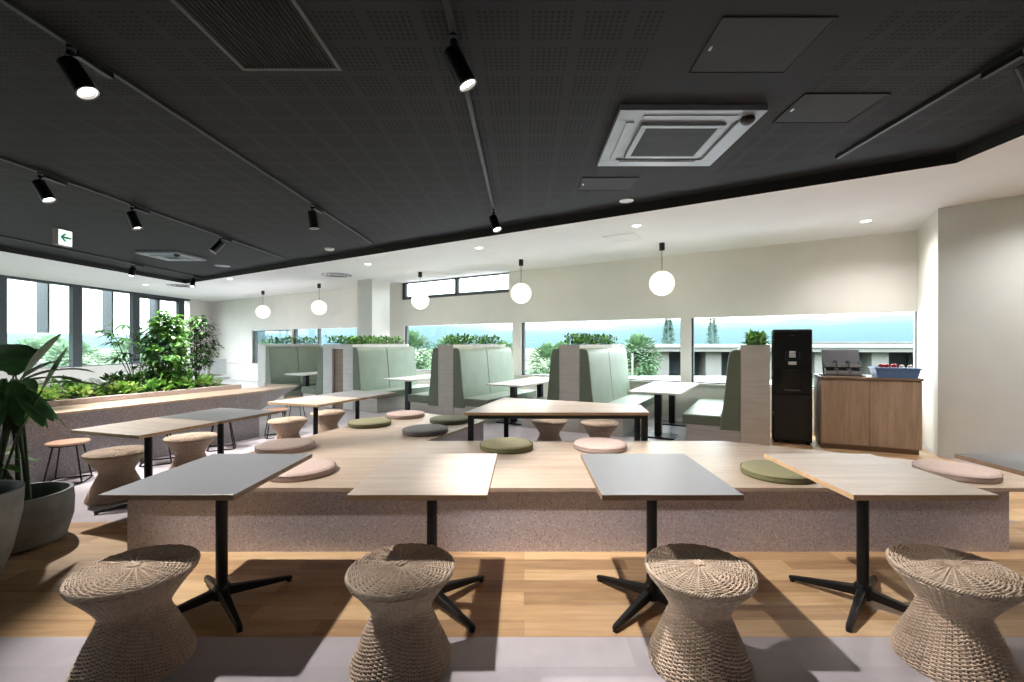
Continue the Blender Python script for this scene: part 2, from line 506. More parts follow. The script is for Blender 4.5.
# ------------------------------------------------------------------ ceiling fixtures
def ceil_track(x, y0, y1, label):
    t = empty('lighting_track', (x, y0, ZD), 0, label, 'track', 'ceiling lighting tracks')
    b = MB(); b.box(-.017, .017, 0, y1 - y0, -.028, 0); b.build('rail', M['blackm'], t, bevel=.002)
    e = MB(); e.box(-.02, .02, y1 - y0, y1 - y0 + .02, -.03, 0); e.build('end_cap', M['blackm'], t)
ceil_track(-.41, -.5, 5.95, 'black lighting track running over the oak table in the middle')
ceil_track(-2.74, -.5, 8.1, 'long black lighting track with the big lit spotlight upper left')
ceil_track(-5.1, -.5, 9.52, 'black lighting track carrying three spotlights over the planter ledge')
ceil_track(-8.82, -.5, 12.25, 'black lighting track along the window side edge of the dark ceiling')
ceil_track(3.05, -.5, 4.36, 'black lighting track near the right edge of the dark ceiling')

SPOT_W = 265
def spotlight(x, y, tilt, label, lit=True, power=1.0, size=70):
    """track head: adapter box along the rail, neck, cylinder head tilted by tilt (dx, dy) per unit down"""
    t = empty('track_spotlight', (x, y, ZD - .028), 0, label, 'spotlight', 'track spotlights')
    b = MB(); b.box(-.017, .017, .03, .27, -.04, 0); b.build('adapter', M['black'], t, bevel=.003)
    b = MB(); b.lathe([(.022, -.06), (.022, 0)], 16); b.lathe([(.012, -.125), (.012, -.06)], 12); b.build('neck', M['black'], t, smooth=40)
    b = MB(); b.lathe([(.0235, -.03), (.0235, -.012)], 16, cap=True); b.build('collar', M['silver'], t, smooth=40)
    ax = Vector((tilt[0], tilt[1], -1)).normalized()
    rot = Vector((0, 0, -1)).rotation_difference(ax).to_matrix().to_4x4()
    mt = Matrix.Translation((0, 0, -.125)) @ rot @ Matrix.Translation((-.0, 0, 0))
    b = MB(); b.lathe([(.02, .035), (.05, .035), (.056, .028), (.056, -.185), (.05, -.185), (.047, -.165)], 28, cap=True); b.xf(mt)
    head = b.build('head', M['black'], t, smooth=40)
    if lit:
        b = MB(); b.lathe([(.046, -.166), (.0001, -.166)], 24, cap=False); b.xf(mt); b.build('lens', M['bright'], head)
        r = MB(); r.lathe([(.0505, -.19), (.056, -.187), (.056, -.18), (.0505, -.18)], 28, cap=False); r.xf(mt); r.build('rim', M['silver'], head, smooth=60)
        l = bpy.data.lights.new('beam', 'SPOT'); l.energy = SPOT_W * power; l.color = (1, .955, .91)
        l.spot_size = rad(size); l.spot_blend = .45; l.shadow_soft_size = .03
        lo = bpy.data.objects.new('beam', l); COL.objects.link(lo); lo.parent = t
        lo.matrix_local = mt @ Matrix.Translation((0, 0, -.2))
    return t
spotlight(-2.74, 2.72, (.64, .02), 'large lit black spotlight in the upper left, nearest on its track')
spotlight(-.41, 2.62, (.50, .02), 'lit black spotlight over the middle tables, hanging at the top of the picture')
spotlight(3.05, 2.72, (.5, .02), 'black spotlight cut by the right edge of the picture', power=.35)
spotlight(-5.1, 4.74, (.55, .05), 'lit black spotlight above the potted plant, tilted towards the tables', power=1.3)
spotlight(-5.1, 5.85, (.35, .1), 'black spotlight between two others on the track, showing its dark side', power=1.3)
spotlight(-5.1, 7.56, (-.55, -.5), 'black spotlight tilted towards the window side, last on its track', power=1.6)
spotlight(-8.82, 10.15, (.1, -.4), 'small lit black spotlight above the window columns', power=.15)
spotlight(-8.82, 12.0, (.1, -.4), 'small lit black spotlight at the far corner of the dark ceiling', power=.15)
spotlight(-2.74, 5.82, (.1, .1), 'black spotlight pointing straight down near the end of the long track', power=.5)
spotlight(-.41, 6.05, (.34, -.42), 'small lit black spotlight beside the edge of the white ceiling', power=.75, size=44)

# cassette air conditioners
def cassette(x0, x1, y0, y1, label):
    t = empty('ceiling_air_conditioner', ((x0 + x1) / 2, (y0 + y1) / 2, ZD), 0, label, 'air conditioner')
    w, d = (x1 - x0) / 2, (y1 - y0) / 2
    b = MB()
    for (a0, a1, c0, c1) in ((-w, w, -d, -d + .15), (-w, w, d - .15, d), (-w, -w + .15, -d + .15, d - .15), (w - .15, w, -d + .15, d - .15)):
        b.box(a0, a1, c0, c1, -.045, 0)
    b.box(-w + .15, w - .15, -d + .15, d - .15, -.03, 0)
    b.build('frame', M['acw'], t, bevel=.004)
    iw, idp = w - .27, d - .27
    g = MB(); g.box(-iw, iw, -idp, idp, -.052, -.03)
    gr = g.build('grille', M['grille'], t)
    sl = MB()
    for k in range(26):
        yy = -idp + (k + .5) * 2 * idp / 26
        sl.box(-iw, iw, yy - .004, yy + .004, -.056, -.052)
    sl.build('slats', M['blackm'], gr)
    fr = MB()
    for (a0, a1, c0, c1) in ((-iw - .05, iw + .05, -idp - .05, -idp), (-iw - .05, iw + .05, idp, idp + .05), (-iw - .05, -iw, -idp, idp), (iw, iw + .05, -idp, idp)):
        fr.box(a0, a1, c0, c1, -.058, -.03)
    fr.build('grille_frame', M['acw'], gr, bevel=.004)
    for k in range(4):
        v = MB(); v.box(-w + .2, w - .2, -.028, .028, -.052, -.044); v.box(-w + .2, w - .2, -.042, -.03, -.047, -.044)
        v.xf(Matrix.Rotation(k * PI / 2, 4, 'Z') @ Matrix.Translation((0, -d + .1, 0)))
        v.build('air_flap', M['acw'], t)
    s = MB(); s.sphere((0, 0, 0), .055, 20, sz=.7); s.xf(Matrix.Translation((w - .1, -d + .12, -.06))); s.build('sensor', M['blackm'], t, smooth=180)
    return t
cassette(.735, 1.865, 3.43, 4.52, 'silver framed ceiling air conditioner in the dark ceiling')
cassette(-7.70, -6.86, 8.9, 9.74, 'small looking ceiling air conditioner in the far left dark ceiling')
# bar grille
t = empty('ceiling_vent', (-1.535, 2.0, ZD), 0, 'black slotted ceiling vent at the top of the picture', 'vent')
b = MB()
for a in ((-.33, .33, .96, .985), (-.33, .33, -1.3, -1.275), (-.33, -.305, -1.275, .96), (.305, .33, -1.275, .96)): b.box(*a, -.015, 0)
b.build('frame', plain('vent_frame', '#4a4846', .5), t)
b = MB(); b.box(-.305, .305, -1.275, .96, -.003, 0); b.build('backing', plain('vent_void', '#050505', .9), t)
b = MB()
for k in range(22):
    x = -.305 + (k + .5) * .61 / 22; b.box(x - .003, x + .003, -1.275, .96, -.014, -.003)
b.build('slats', plain('vent_slat', '#1c1c1d', .6), t)
# hatches in the dark ceiling
def hatch(x, y, w, d, z, m, label, rz=0, catch=True):
    t = empty('ceiling_hatch', (x, y, z), rz, label, 'hatch')
    b = MB(); b.box(-w / 2, w / 2, -d / 2, d / 2, -.004, 0); b.build('lid', m, t)
    f = MB()
    for a in ((-w / 2 - .012, w / 2 + .012, -d / 2 - .012, -d / 2), (-w / 2 - .012, w / 2 + .012, d / 2, d / 2 + .012), (-w / 2 - .012, -w / 2, -d / 2, d / 2), (w / 2, w / 2 + .012, -d / 2, d / 2)): f.box(*a, -.008, 0)
    f.build('frame', m, t)
    if catch:
        c = MB(); c.box(-w / 2 + .02, -w / 2 + .035, -.02, .02, -.01, -.004); c.build('latch', M['silver'], t)
hd_ = plain('hatch_dark', '#1f2022', .75)
hatch(1.43, 2.77, .62, .5, ZD, hd_, 'square flat hatch in the dark ceiling nearer than the air conditioner')
hatch(2.36, 3.5, .6, .42, ZD, hd_, 'flat hatch among the perforations right of the air conditioner')
hatch(.95, 5.15, .6, .4, ZD, hd_, 'flat hatch just beyond the air conditioner in the dark ceiling')
hatch(1.6, 7.3, .5, .45, ZW, M['ceilw'], 'white hatch in the white ceiling near the globe lamps', -WA, False)
# sensors and downlights
def disc(name, x, y, z, r, m, label, cat, h=.02, group=None):
    b = MB(); b.lathe([(r * .7, -h), (r, -h * .6), (r, 0)], 24)
    o = b.build(name, m, None, smooth=50, loc=(x, y, z)); tag(o, label, cat, group); return o
disc('speaker_disc', 1.31, 5.75, ZD, .09, M['whitepl'], 'white round disc in the dark ceiling beyond the air conditioner', 'ceiling speaker', .012)
o = disc('smoke_detector', -3.72, 8.6, ZD, .09, M['whitepl'], 'white round smoke detector at the far edge of the dark ceiling', 'smoke detector', .05)
disc('ceiling_disc', -7.1, 10.6, ZD, .16, M['acw'], 'pale flat disc in the dark ceiling beside the small air conditioner', 'ceiling disc', .012)
def downlight(x, y, label):
    t = empty('downlight', (x, y, ZW), 0, label, 'downlight', 'downlights in the white ceiling')
    b = MB(); b.lathe([(.062, -.004), (.075, -.006), (.075, 0), (.062, 0)], 24, cap=False); b.build('trim_ring', M['white'], t, smooth=40)
    b = MB(); b.lathe([(.062, -.002), (.0001, -.002)], 24, cap=False); b.build('lens', M['down'], t)
    l = bpy.data.lights.new('glow', 'SPOT'); l.energy = 85; l.color = (1, .96, .91); l.spot_size = rad(150); l.spot_blend = .9; l.shadow_soft_size = .05
    lo = bpy.data.objects.new('glow', l); COL.objects.link(lo); lo.parent = t; lo.location = (0, 0, -.02)
def zw(px, py): Y = 450 * (ZW - 1.44) / (343 - py); return ((px - 524) * Y / 450, Y)
for (x, y), lb in (((4.795, 6.307), 'bright downlight in the white ceiling near the right corner'),
                   ((1.64, 6.555), 'small downlight in the white ceiling nearest the air conditioner'),
                   ((-.81, 8.1), 'small downlight in the white ceiling beside the middle spotlight'),
                   ((-3.38, 9.74), 'small downlight in the white ceiling before the column'),
                   ((-7.85, 12.0), 'small downlight in the white ceiling before the far globe lamp'),
                   ((-10.6, 8.45), 'small downlight in the white ceiling above the tall windows, nearest one'),
                   ((-11.1, 13.2), 'small downlight in the white ceiling at the far left end'),
                   ((6.3, 3.3), 'added unseen downlight in the white ceiling beyond the right edge of the picture'),  # this and the next two are added out of view to brighten the right wall
                   ((5.4, 4.4), 'added unseen downlight in the white ceiling before the angled grey wall'),
                   ((7.4, 1.6), 'added unseen downlight in the white ceiling farthest right, outside the picture')):
    downlight(x, y, lb)
# slot diffusers
def diffuser(x, y, label):
    t = empty('ceiling_diffuser', (x, y, ZW), -WA, label, 'diffuser')
    b = MB()
    for k in range(3):
        r = .12 + .1 * k; b.lathe([(r, -.012), (r + .035, -.004), (r + .035, 0), (r, 0)], 28, cap=False)
    b.build('rings', M['greypl'], t, smooth=50)
diffuser(-4.7, 11.3, 'round grey diffuser in the white ceiling beside the column')
diffuser(-10.2, 13.4, 'round grey diffuser in the white ceiling at the far left')

# exit sign
t = empty('exit_sign', (-7.3, 7.16, ZD), PI / 2, 'small box sign with a green arrow hanging from the dark ceiling', 'exit sign')
b = MB(); b.box(-.11, .11, 0, .085, -.275, -.02); b.box(-.02, .02, .03, .055, -.02, 0); b.build('case', M['sign_side'], t, bevel=.004)
b = MB(); b.box(-.104, .104, -.006, 0, -.269, -.03); fc = b.build('face_plate', M['sign_white'], t)
b = MB()
def fl_poly(b, pts, y=-.009, th=.003):
    n = len(pts); i0 = len(b.v)
    b.v += [(x, y, z) for x, z in pts] + [(x, y + th, z) for x, z in pts]
    b.f += [tuple(range(i0, i0 + n)), tuple(range(i0 + 2 * n - 1, i0 + n - 1, -1))]; b.m += [0, 0]
    for i in range(n):
        j = (i + 1) % n; b.f.append((i0 + j, i0 + i, i0 + n + i, i0 + n + j)); b.m.append(0)
ZA = -.145
fl_poly(b, [(-.085, ZA), (-.02, ZA + .065), (.025, ZA + .065), (-.028, ZA + .017), (.085, ZA + .017), (.085, ZA - .017), (-.028, ZA - .017), (.025, ZA - .065), (-.02, ZA - .065)])
b.build('arrow', M['sign_green'], fc)

# globe pendants
def pendant(x, y, label):
    t = empty('pendant_lamp', (x, y, ZW), 0, label, 'pendant lamp', 'globe pendants over the booths')
    b = MB(); b.lathe([(.045, -.125), (.047, -.12), (.047, 0)], 20); b.build('canopy', M['blackm'], t, smooth=40)
    b = MB(); b.tube([(0, 0, -.12), (0, 0, -.49)], .005, 8); b.build('cord', M['blackm'], t)
    b = MB(); b.sphere((0, 0, -.69), .21, 32); b.build('globe', M['globe'], t, smooth=180)
    l = bpy.data.lights.new('glow', 'POINT'); l.energy = 55; l.color = (1, .83, .67); l.shadow_soft_size = .22
    lo = bpy.data.objects.new('glow', l); COL.objects.link(lo); lo.parent = t; lo.location = (0, 0, -.69)
for x, y, lb in ((2.36, 7.7, 'white globe pendant nearest of the row, over the right booth table'),
                 (-.06, 9.24, 'white globe pendant right of the high window'),
                 (-2.5, 10.84, 'white globe pendant hanging in front of the high window'),
                 (-5.91, 12.98, 'white globe pendant left of the white column'),
                 (-8.55, 14.74, 'white globe pendant farthest in the row, over the leftmost booth')):
    pendant(x, y, lb)

# ------------------------------------------------------------------ front tables
def cross_base(t, zt, r=.029, fx=.262, fy=.25, ox=0, oy=-.045):
    pre = set(t.children)
    b = MB(); b.lathe([(r, .06), (r, zt)], 24); b.build('post', M['black'], t, smooth=40)
    b = MB(); b.lathe([(r + .012, .035), (r + .014, .1), (r + .004, .115)], 24); b.build('hub', M['black'], t, smooth=40)
    for sx in (1, -1):
        for sy in (1, -1):
            b = MB(); d = Vector((sx * fx, sy * fy, 0)); L = d.length
            for i in range(2): pass
            b.add([(.02, -.026, .045), (.02, .026, .045), (.02, .022, .095), (.02, -.022, .095),
                   (L - .02, -.016, .012), (L - .02, .016, .012), (L - .02, .013, .034), (L - .02, -.013, .034),
                   (L, -.01, .014), (L, .01, .014), (L, .008, .03), (L, -.008, .03)],
                  [(0, 1, 5, 4), (1, 2, 6, 5), (2, 3, 7, 6), (3, 0, 4, 7), (4, 5, 9, 8), (5, 6, 10, 9), (6, 7, 11, 10), (7, 4, 8, 11), (8, 9, 10, 11), (3, 2, 1, 0)])
            b.xf(Matrix.Rotation(math.atan2(d.y, d.x), 4, 'Z'))
            ft = b.build('foot', M['black'], t, bevel=.006)
            g = MB(); g.lathe([(.014, 0), (.014, .014)], 12, c=(d.x * .95, d.y * .95, 0)); g.build('glide', M['blackm'], ft)
    for c_ in t.children:
        if c_ not in pre: c_.location = (ox, oy, 0)
def top_box(t, w, d, zt, kind, th=.027):
    b = MB(); b.box(-w / 2, w / 2, -d / 2, d / 2, zt - th, zt, 0, 1)
    mats = [M['grey_edge'], M['grey_lam']] if kind == 'grey' else [M['oak_edge'], M['oak']]
    b.build('tabletop', mats, t, bevel=.0025)
    b = MB(); b.box(-.18, .18, -.18, .18, zt - th - .008, zt - th); b.build('mounting_plate', M['black'], t)
def table(x, y, w, d, zt, kind, label, rz=0, ox=0, oy=0):
    t = empty('cafe_table', (x, y, 0), rz, label, 'table', 'square tables on single black posts')
    top_box(t, w, d, zt, kind); cross_base(t, zt - .035, ox=ox, oy=oy); return t
ZT = .72
YC = (2.132 + 2.93) / 2
table(-1.700, YC, .645, .798, ZT, 'grey', 'grey topped square table beside the big grey pots, in the front row', 0, .03, -.045)
table(-.508, YC, .668, .798, ZT, 'oak', 'pale oak topped square table in the middle of the front row, over a wicker stool', 0, 0, -.045)
table(.706, YC, .675, .798, ZT, 'grey', 'grey topped square table in the middle of the front row, right of the oak one', 0, 0, -.045)
table(1.907, YC, .69, .798, ZT, 'oak', 'pale oak topped square table in the front row, before the pink end cushion', 0, -.035, -.045)
table(3.14, YC, .68, .798, ZT, 'grey', 'grey topped table cut by the right edge of the picture', 0, 0, -.045)
A17 = rad(-17)
table(-3.28, 3.93, .80, .66, ZT, 'oak', 'oak topped table by the planter ledge, joined to a grey topped one', A17)
table(-3.084, 4.575, .80, .66, ZT, 'grey', 'grey topped table joined behind the oak one by the planter ledge', A17)
A21 = rad(-21)
table(-2.64, 5.70, .80, .72, ZT, 'oak', 'oak topped table behind the pink cushions, near the green booths', A21)
table(-2.37, 6.40, .80, .72, ZT, 'grey', 'grey topped table joined to the oak one right before the brown partition', A21)

# ------------------------------------------------------------------ rattan stools
def stool_mesh():
    t = empty('wicker_stool', (0, 0, 0), 0, '', 'stool', 'hourglass wicker stools')
    prof = [(.222, 0), (.226, .018), (.209, .06), (.186, .11), (.161, .165), (.138, .215), (.127, .245), (.131, .265), (.158, .308), (.198, .36), (.236, .402)]
    # arc-length resample
    def samp(n):
        L = [0]
        for i in range(1, len(prof)): L.append(L[-1] + math.dist(prof[i], prof[i - 1]))
        o = []
        for k in range(n):
            s = L[-1] * k / (n - 1); i = 1
            while i < len(L) - 1 and L[i] < s: i += 1
            u = (s - L[i - 1]) / (L[i] - L[i - 1])
            o.append((prof[i - 1][0] + (prof[i][0] - prof[i - 1][0]) * u, prof[i - 1][1] + (prof[i][1] - prof[i - 1][1]) * u))
        return o
    NS = 50; SEG = NS * 4
    b = MB()
    rows = samp(62)
    for k, (r, z) in enumerate(rows):
        pts = []
        for i in range(SEG):
            a = 2 * PI * i / SEG
            rr = r + .0056 * math.cos(NS / 2 * a + PI * (k % 2))
            pts.append((rr * math.cos(a), rr * math.sin(a), z))
        b.tube(pts, .0042, 5, closed=True)
    b.build('woven_base', M['cane'], t, smooth=180)
    b = MB()
    pf = samp(22)
    for i in range(NS):
        a = 2 * PI * i / NS
        b.tube([(r * math.cos(a), r * math.sin(a), z) for r, z in pf], .0035, 5)
    b.build('stakes', M['cane'], t, smooth=180)
    b = MB(); b.lathe([(r - .012, z) for r, z in samp(24)], 44, cap=False); b.build('inner_shade', M['liner'], t, smooth=180)  # dark sheet behind the weave, stands in for shade between the strands
    # seat
    b = MB()
    for k in range(24):
        r = .035 + k * .0088
        zc = .437 - .006 * (r / .24) ** 4
        pts = []
        for i in range(SEG):
            a = 2 * PI * i / SEG
            pts.append((r * math.cos(a), r * math.sin(a), zc + .0036 * math.cos(NS / 2 * a + PI * (k % 2))))
        b.tube(pts, .0038, 5, closed=True)
    st = b.build('woven_seat', M['cane'], t, smooth=180)
    b = MB()
    for i in range(NS // 2):
        a = 2 * PI * (i + .5) / (NS // 2)
        b.tube([(.02 * math.cos(a), .02 * math.sin(a), .441), (.06 * math.cos(a), .06 * math.sin(a), .441), (.15 * math.cos(a), .15 * math.sin(a), .439), (.238 * math.cos(a), .238 * math.sin(a), .432)], .0038, 5)
    b.build('spokes', M['cane'], st, smooth=180)
    b = MB(); b.lathe([(.0001, .431), (.238, .426)], 40, cap=False); b.build('seat_shade', M['liner'], st, smooth=180)  # dark disc under the seat weave, shade of the gaps as colour
    b = MB(); b.box(-.026, .026, -.017, -.006, .441, .452); b.box(-.026, .026, .006, .017, .441, .452); b.box(-.014, .014, -.024, .024, .44, .449); b.build('centre_knot', M['cane'], st, bevel=.002)
    b = MB()
    for q in range(3):
        pts = []
        for i in range(SEG):
            a = 2 * PI * i / SEG; ph = 40 * a + 2 * PI * q / 3
            pts.append(((.241 + .005 * math.cos(ph)) * math.cos(a), (.241 + .005 * math.cos(ph)) * math.sin(a), .42 + .009 * math.sin(ph)))
        b.tube(pts, .0046, 5, closed=True)
    b.build('braided_rim', M['cane'], t, smooth=180)
    return t
ST = stool_mesh(); ST.scale = (.955, .955, 1)
stools = [(-1.745, 2.02, 'wicker stool under the grey topped table beside the big pots'),
          (-.553, 2.03, 'wicker stool in front of the middle oak topped table'),
          (.79, 2.03, 'wicker stool in front of the grey topped table right of the middle'),
          (1.935, 2.03, 'wicker stool in the bottom right corner of the picture'),
          (-3.80, 4.20, 'pale wicker stool half under the oak table by the planter ledge'),
          (-3.60, 4.86, 'pale wicker stool half under the grey table by the planter ledge'),
          (-3.105, 5.92, 'wicker stool beside the black post of the oak table near the booths'),
          (-2.86, 6.57, 'wicker stool behind the oak table near the booths, partly hidden'),
          (.335, 5.92, 'pale wicker stool behind the black framed table, left one'),
          (.962, 5.72, 'pale wicker stool behind the black framed table, right one')]
for i, (x, y, lb) in enumerate(stools):
    if i == 0: ST.location = (x, y, 0); ST.rotation_euler.z = .3; ST['label'] = lb
    else: dup(ST, (x, y, 0), .3 + i * .7, lb)

# ------------------------------------------------------------------ platform bench
BP = [(-2.77, 3.08), (3.9, 3.08), (3.9, 3.455), (3.29, 3.81), (2.02, 4.555), (-.985, 4.555), (-.489, 5.786), (-1.775, 6.6)]
def inset(p, d):
    n = len(p); o = []
    for i in range(n):
        a, b, c = Vector(p[i - 1]), Vector(p[i]), Vector(p[(i + 1) % n])
        e1 = (b - a).normalized(); e2 = (c - b).normalized()
        n1 = Vector((-e1.y, e1.x)); n2 = Vector((-e2.y, e2.x)); m = (n1 + n2); k = d / (1 + n1.dot(n2)); o.append(tuple(b + m * k))
    return o
t = empty('platform_bench', (0, 3.8, 0), 0, 'low oak topped platform bench with a speckled stone face', 'bench')
ip = inset(BP, .025); ip[1] = (3.348, ip[1][1]); ip[2] = (3.348, 3.72); ip[3] = (3.2, 3.80)
b = MB(); b.prism([(x, y - 3.8) for x, y in ip], 0, .42); b.build('speckled_base', M['terr'], t)
b = MB(); b.prism([(x, y - 3.8) for x, y in BP], .42, .45); b.build('oak_top', M['bench_oak'], t, bevel=.003)

def cushion(x, y, key, label, r=.25):
    b = MB(); b.lathe([(.0001, .0), (r - .012, 0), (r - .003, .006), (r, .02), (r - .004, .043)], 40, cap=False)
    o = b.build('floor_cushion', M[key + 'd'], None, smooth=60, loc=(x, y, .45), rz=R.random())
    tag(o, label, 'cushion', 'round cushions on the platform bench')
    b = MB(); b.lathe([(r - .006, .04), (r - .012, .052), (r * .8, .057), (r * .4, .058), (.0001, .058)], 40, cap=False); b.build('cover', M[key], o, smooth=180)
    b = MB(); b.tube([((r - .002) * math.cos(a), (r - .002) * math.sin(a), .043) for a in [2 * PI * k / 48 for k in range(48)]], .003, 6, closed=True); b.build('piping', M[key + 'd'], o, smooth=180)
cushion(-.165, 4.24, 'olive', 'round olive cushion on the bench edge before the black framed table')
cushion(.716, 4.24, 'pink', 'round dusty pink cushion on the bench edge before the black framed table')
cushion(1.9, 3.38, 'olive', 'round olive cushion half hidden by the right oak table')
cushion(3.25, 3.39, 'pink', 'round pink cushion at the right end of the bench')
cushion(-1.70, 3.43, 'pink', 'round pink cushion half hidden by the grey table beside the pots')
cushion(-2.23, 4.21, 'pink', 'round pink cushion on the bench edge behind the grey table, near the wicker stools')
cushion(-1.86, 5.43, 'olive', 'round olive cushion on the side edge of the bench arm')
cushion(-1.59, 6.05, 'pink', 'round pink cushion at the far end of the bench arm')
cushion(-1.09, 4.98, 'greyf', 'round grey cushion on the bench arm, nearest the inner corner')
cushion(-.93, 5.65, 'moss', 'round dark moss green cushion on the bench arm before the white panel')

# standing four-leg table behind bench
t = empty('work_table', (.4, 5.1, 0), 0, 'long pale oak table with a black steel frame behind the bench', 'table')
MP = [(-.62, 4.66), (1.305, 4.66), (1.359, 5.226), (-.265, 5.97)]
lo_ = lambda P: [(x - .4, y - 5.1) for x, y in P]
b = MB(); b.prism(lo_(MP), .69, .72, 0, 1); b.build('tabletop', [M['oak_edge'], M['oak']], t, bevel=.003)
fi = inset(MP, .05)
b = MB()
for i in range(4):
    p, q = Vector(fi[i]), Vector(fi[(i + 1) % 4]); d = (q - p).normalized(); nn = Vector((-d.y, d.x)) * .02
    b.prism(lo_([tuple(p - nn), tuple(q - nn), tuple(q + nn), tuple(p + nn)]), .65, .69)
b.build('apron_frame', M['black'], t)
for (x, y) in fi:
    b = MB(); b.box(x - .4 - .03, x - .4 + .03, y - 5.1 - .03, y - 5.1 + .03, .0, .69); b.build('leg', M['black'], t, bevel=.003)

# ------------------------------------------------------------------ wire stools
def wire_stool():
    t = empty('wire_stool', (0, 0, 0), 0, '', 'stool', 'black wire stools along the planter ledge')
    b = MB(); b.lathe([(.0001, .395), (.155, .395), (.168, .402), (.17, .412), (.162, .42), (.0001, .423)], 36, cap=False); b.build('seat', M['pinkwood'], t, smooth=60)
    b = MB(); b.tube([(.14 * math.cos(a), .14 * math.sin(a), .388) for a in [2 * PI * k / 32 for k in range(32)]], .007, 6, closed=True); b.build('seat_ring', M['black'], t, smooth=180)
    for k in range(4):
        a = PI / 4 + k * PI / 2; c, s = math.cos(a), math.sin(a)
        b = MB(); b.tube([(.125 * c, .125 * s, .388), (.2 * c, .2 * s, .03), (.202 * c, .202 * s, .008)], .0075, 8); b.build('leg', M['black'], t, smooth=60)
    b = MB(); pts = []
    for k in range(4):
        a0 = PI / 4 + k * PI / 2
        for da in (-.12, 0, .12): pts.append((.2 * math.cos(a0 + da), .2 * math.sin(a0 + da), .0085))
    b.tube(pts, .0075, 8, closed=True); b.build('floor_loop', M['black'], t, smooth=60)
    return t
wst = None
for x, y, lb in ((-4.74, 4.68, 'wire stool with a pink wooden seat behind the plant pot, standing free'),
                 (-4.40, 5.42, 'wire stool mostly hidden behind the oak table by the planter ledge'),
                 (-4.13, 6.15, 'wire stool mostly hidden behind the grey table by the planter ledge'),
                 (-3.82, 6.95, 'wire stool with a brown seat edge showing behind the grey table end'),
                 (-4.30, 8.45, 'wire stool farthest back, past the end of the planter ledge')):
    if wst is None: wst = wire_stool(); wst.location = (x, y, 0); wst.rotation_euler.z = .5; wst['label'] = lb
    else: dup(wst, (x, y, 0), .5 + R.random() * .3, lb)

# ------------------------------------------------------------------ planter ledge
LD = Vector((math.sin(rad(22.3)), math.cos(rad(22.3)))); LN = Vector((-LD.y, LD.x))   # along, towards the window
L0 = Vector((-5.04, 4.5))
def lp(s, w): p = L0 + LD * s + LN * w; return (p.x, p.y)
SE = (Vector((-4.05, 6.91)) - L0).length
t = empty('planter_ledge', (L0.x, L0.y, 0), 0, 'long oak counter ledge with a speckled grey base along the planter', 'counter')
off = lambda P: [(x - L0.x, y - L0.y) for x, y in P]
b = MB(); b.prism(off([lp(-5.5, 0), lp(SE, 0), (-3.965, 7.90), (-4.8, 8.3), lp(SE + .6, .66), lp(-5.5, .66)]), .675, .70); b.build('oak_top', M['bench_oak'], t, bevel=.003)
b = MB(); b.prism(off([lp(-5.5, .02), lp(SE, .02), lp(SE, .62), lp(-5.5, .62)]), 0, .675); b.build('speckled_base', M['terr2'], t)
# sloping bracket at the far end
b = MB()
q0, q1, q2, q3 = off([lp(SE, .02), (-3.99, 7.85), lp(3.3, .64), lp(SE, .62)])
vs = [(q0[0], q0[1], .675), (q1[0], q1[1], .675), (q2[0], q2[1], .675), (q3[0], q3[1], .675), (q0[0], q0[1], .40), (q1[0], q1[1], .655), (q2[0], q2[1], .655), (q3[0], q3[1], .40)]
b.add(vs, [(0, 1, 2, 3), (4, 7, 6, 5), (0, 4, 5, 1), (1, 5, 6, 2), (2, 6, 7, 3), (3, 7, 4, 0)]); b.build('end_bracket', M['terr2'], t)
# planter box
t = empty('planter_box', (L0.x, L0.y, 0), 0, 'long stone planter box full of green plants behind the oak ledge', 'planter')
PW0, PW1, PS1 = .665, 2.0, 2.78
b = MB()
for a in ((-5.5, PS1, PW0, PW0 + .09), (-5.5, PS1, PW1 - .09, PW1), (PS1 - .09, PS1, PW0 + .09, PW1 - .09), (-5.5, -5.41, PW0 + .09, PW1 - .09)):
    b.prism(off([lp(a[0], a[2]), lp(a[1], a[2]), lp(a[1], a[3]), lp(a[0], a[3])]), 0, .765)
b.build('curb', M['curb'], t)
b = MB(); b.prism(off([lp(-5.41, PW0 + .09), lp(PS1 - .09, PW0 + .09), lp(PS1 - .09, PW1 - .09), lp(-5.41, PW1 - .09)]), .6, .72); b.build('soil', M['soil'], t)

# ------------------------------------------------------------------ plants
def rdir(tilt0, tilt1):
    a = R.uniform(0, 2 * PI); e = rad(R.uniform(tilt0, tilt1)); return Vector((math.cos(a) * math.cos(e), math.sin(a) * math.cos(e), math.sin(e)))
def bushy(name, x, y, z, rx, h, n, L, W, mats, label, cat, group, rows=None):
    t = empty(name, (x, y, z), R.uniform(0, 6), label, cat, group)
    b = MB(); st = MB()
    for k in range(max(5, n // 16)):
        d = rdir(35, 85); st.tube([(0, 0, 0), tuple(d * h * .4), tuple(d * h * .8 * R.uniform(.7, 1))], .003, 5)
    for k in range(n):
        d = rdir(-5, 80); rr = R.uniform(.35, 1) ** .6
        p = Vector((d.x * rx * rr, d.y * rx * rr, abs(d.z) * h * rr + .01))
        dd = (d + Vector((R.uniform(-.6, .6), R.uniform(-.6, .6), R.uniform(-.2, .5)))).normalized()
        b.leaf(p, dd, (0, 0, 1), L * R.uniform(.6, 1.2), W * R.uniform(.7, 1.2), R.randrange(len(mats)), R.uniform(0, .5))
    st.build('stems', M['stem'], t); b.build('foliage', [M[m] for m in mats], t, smooth=180)
    return t
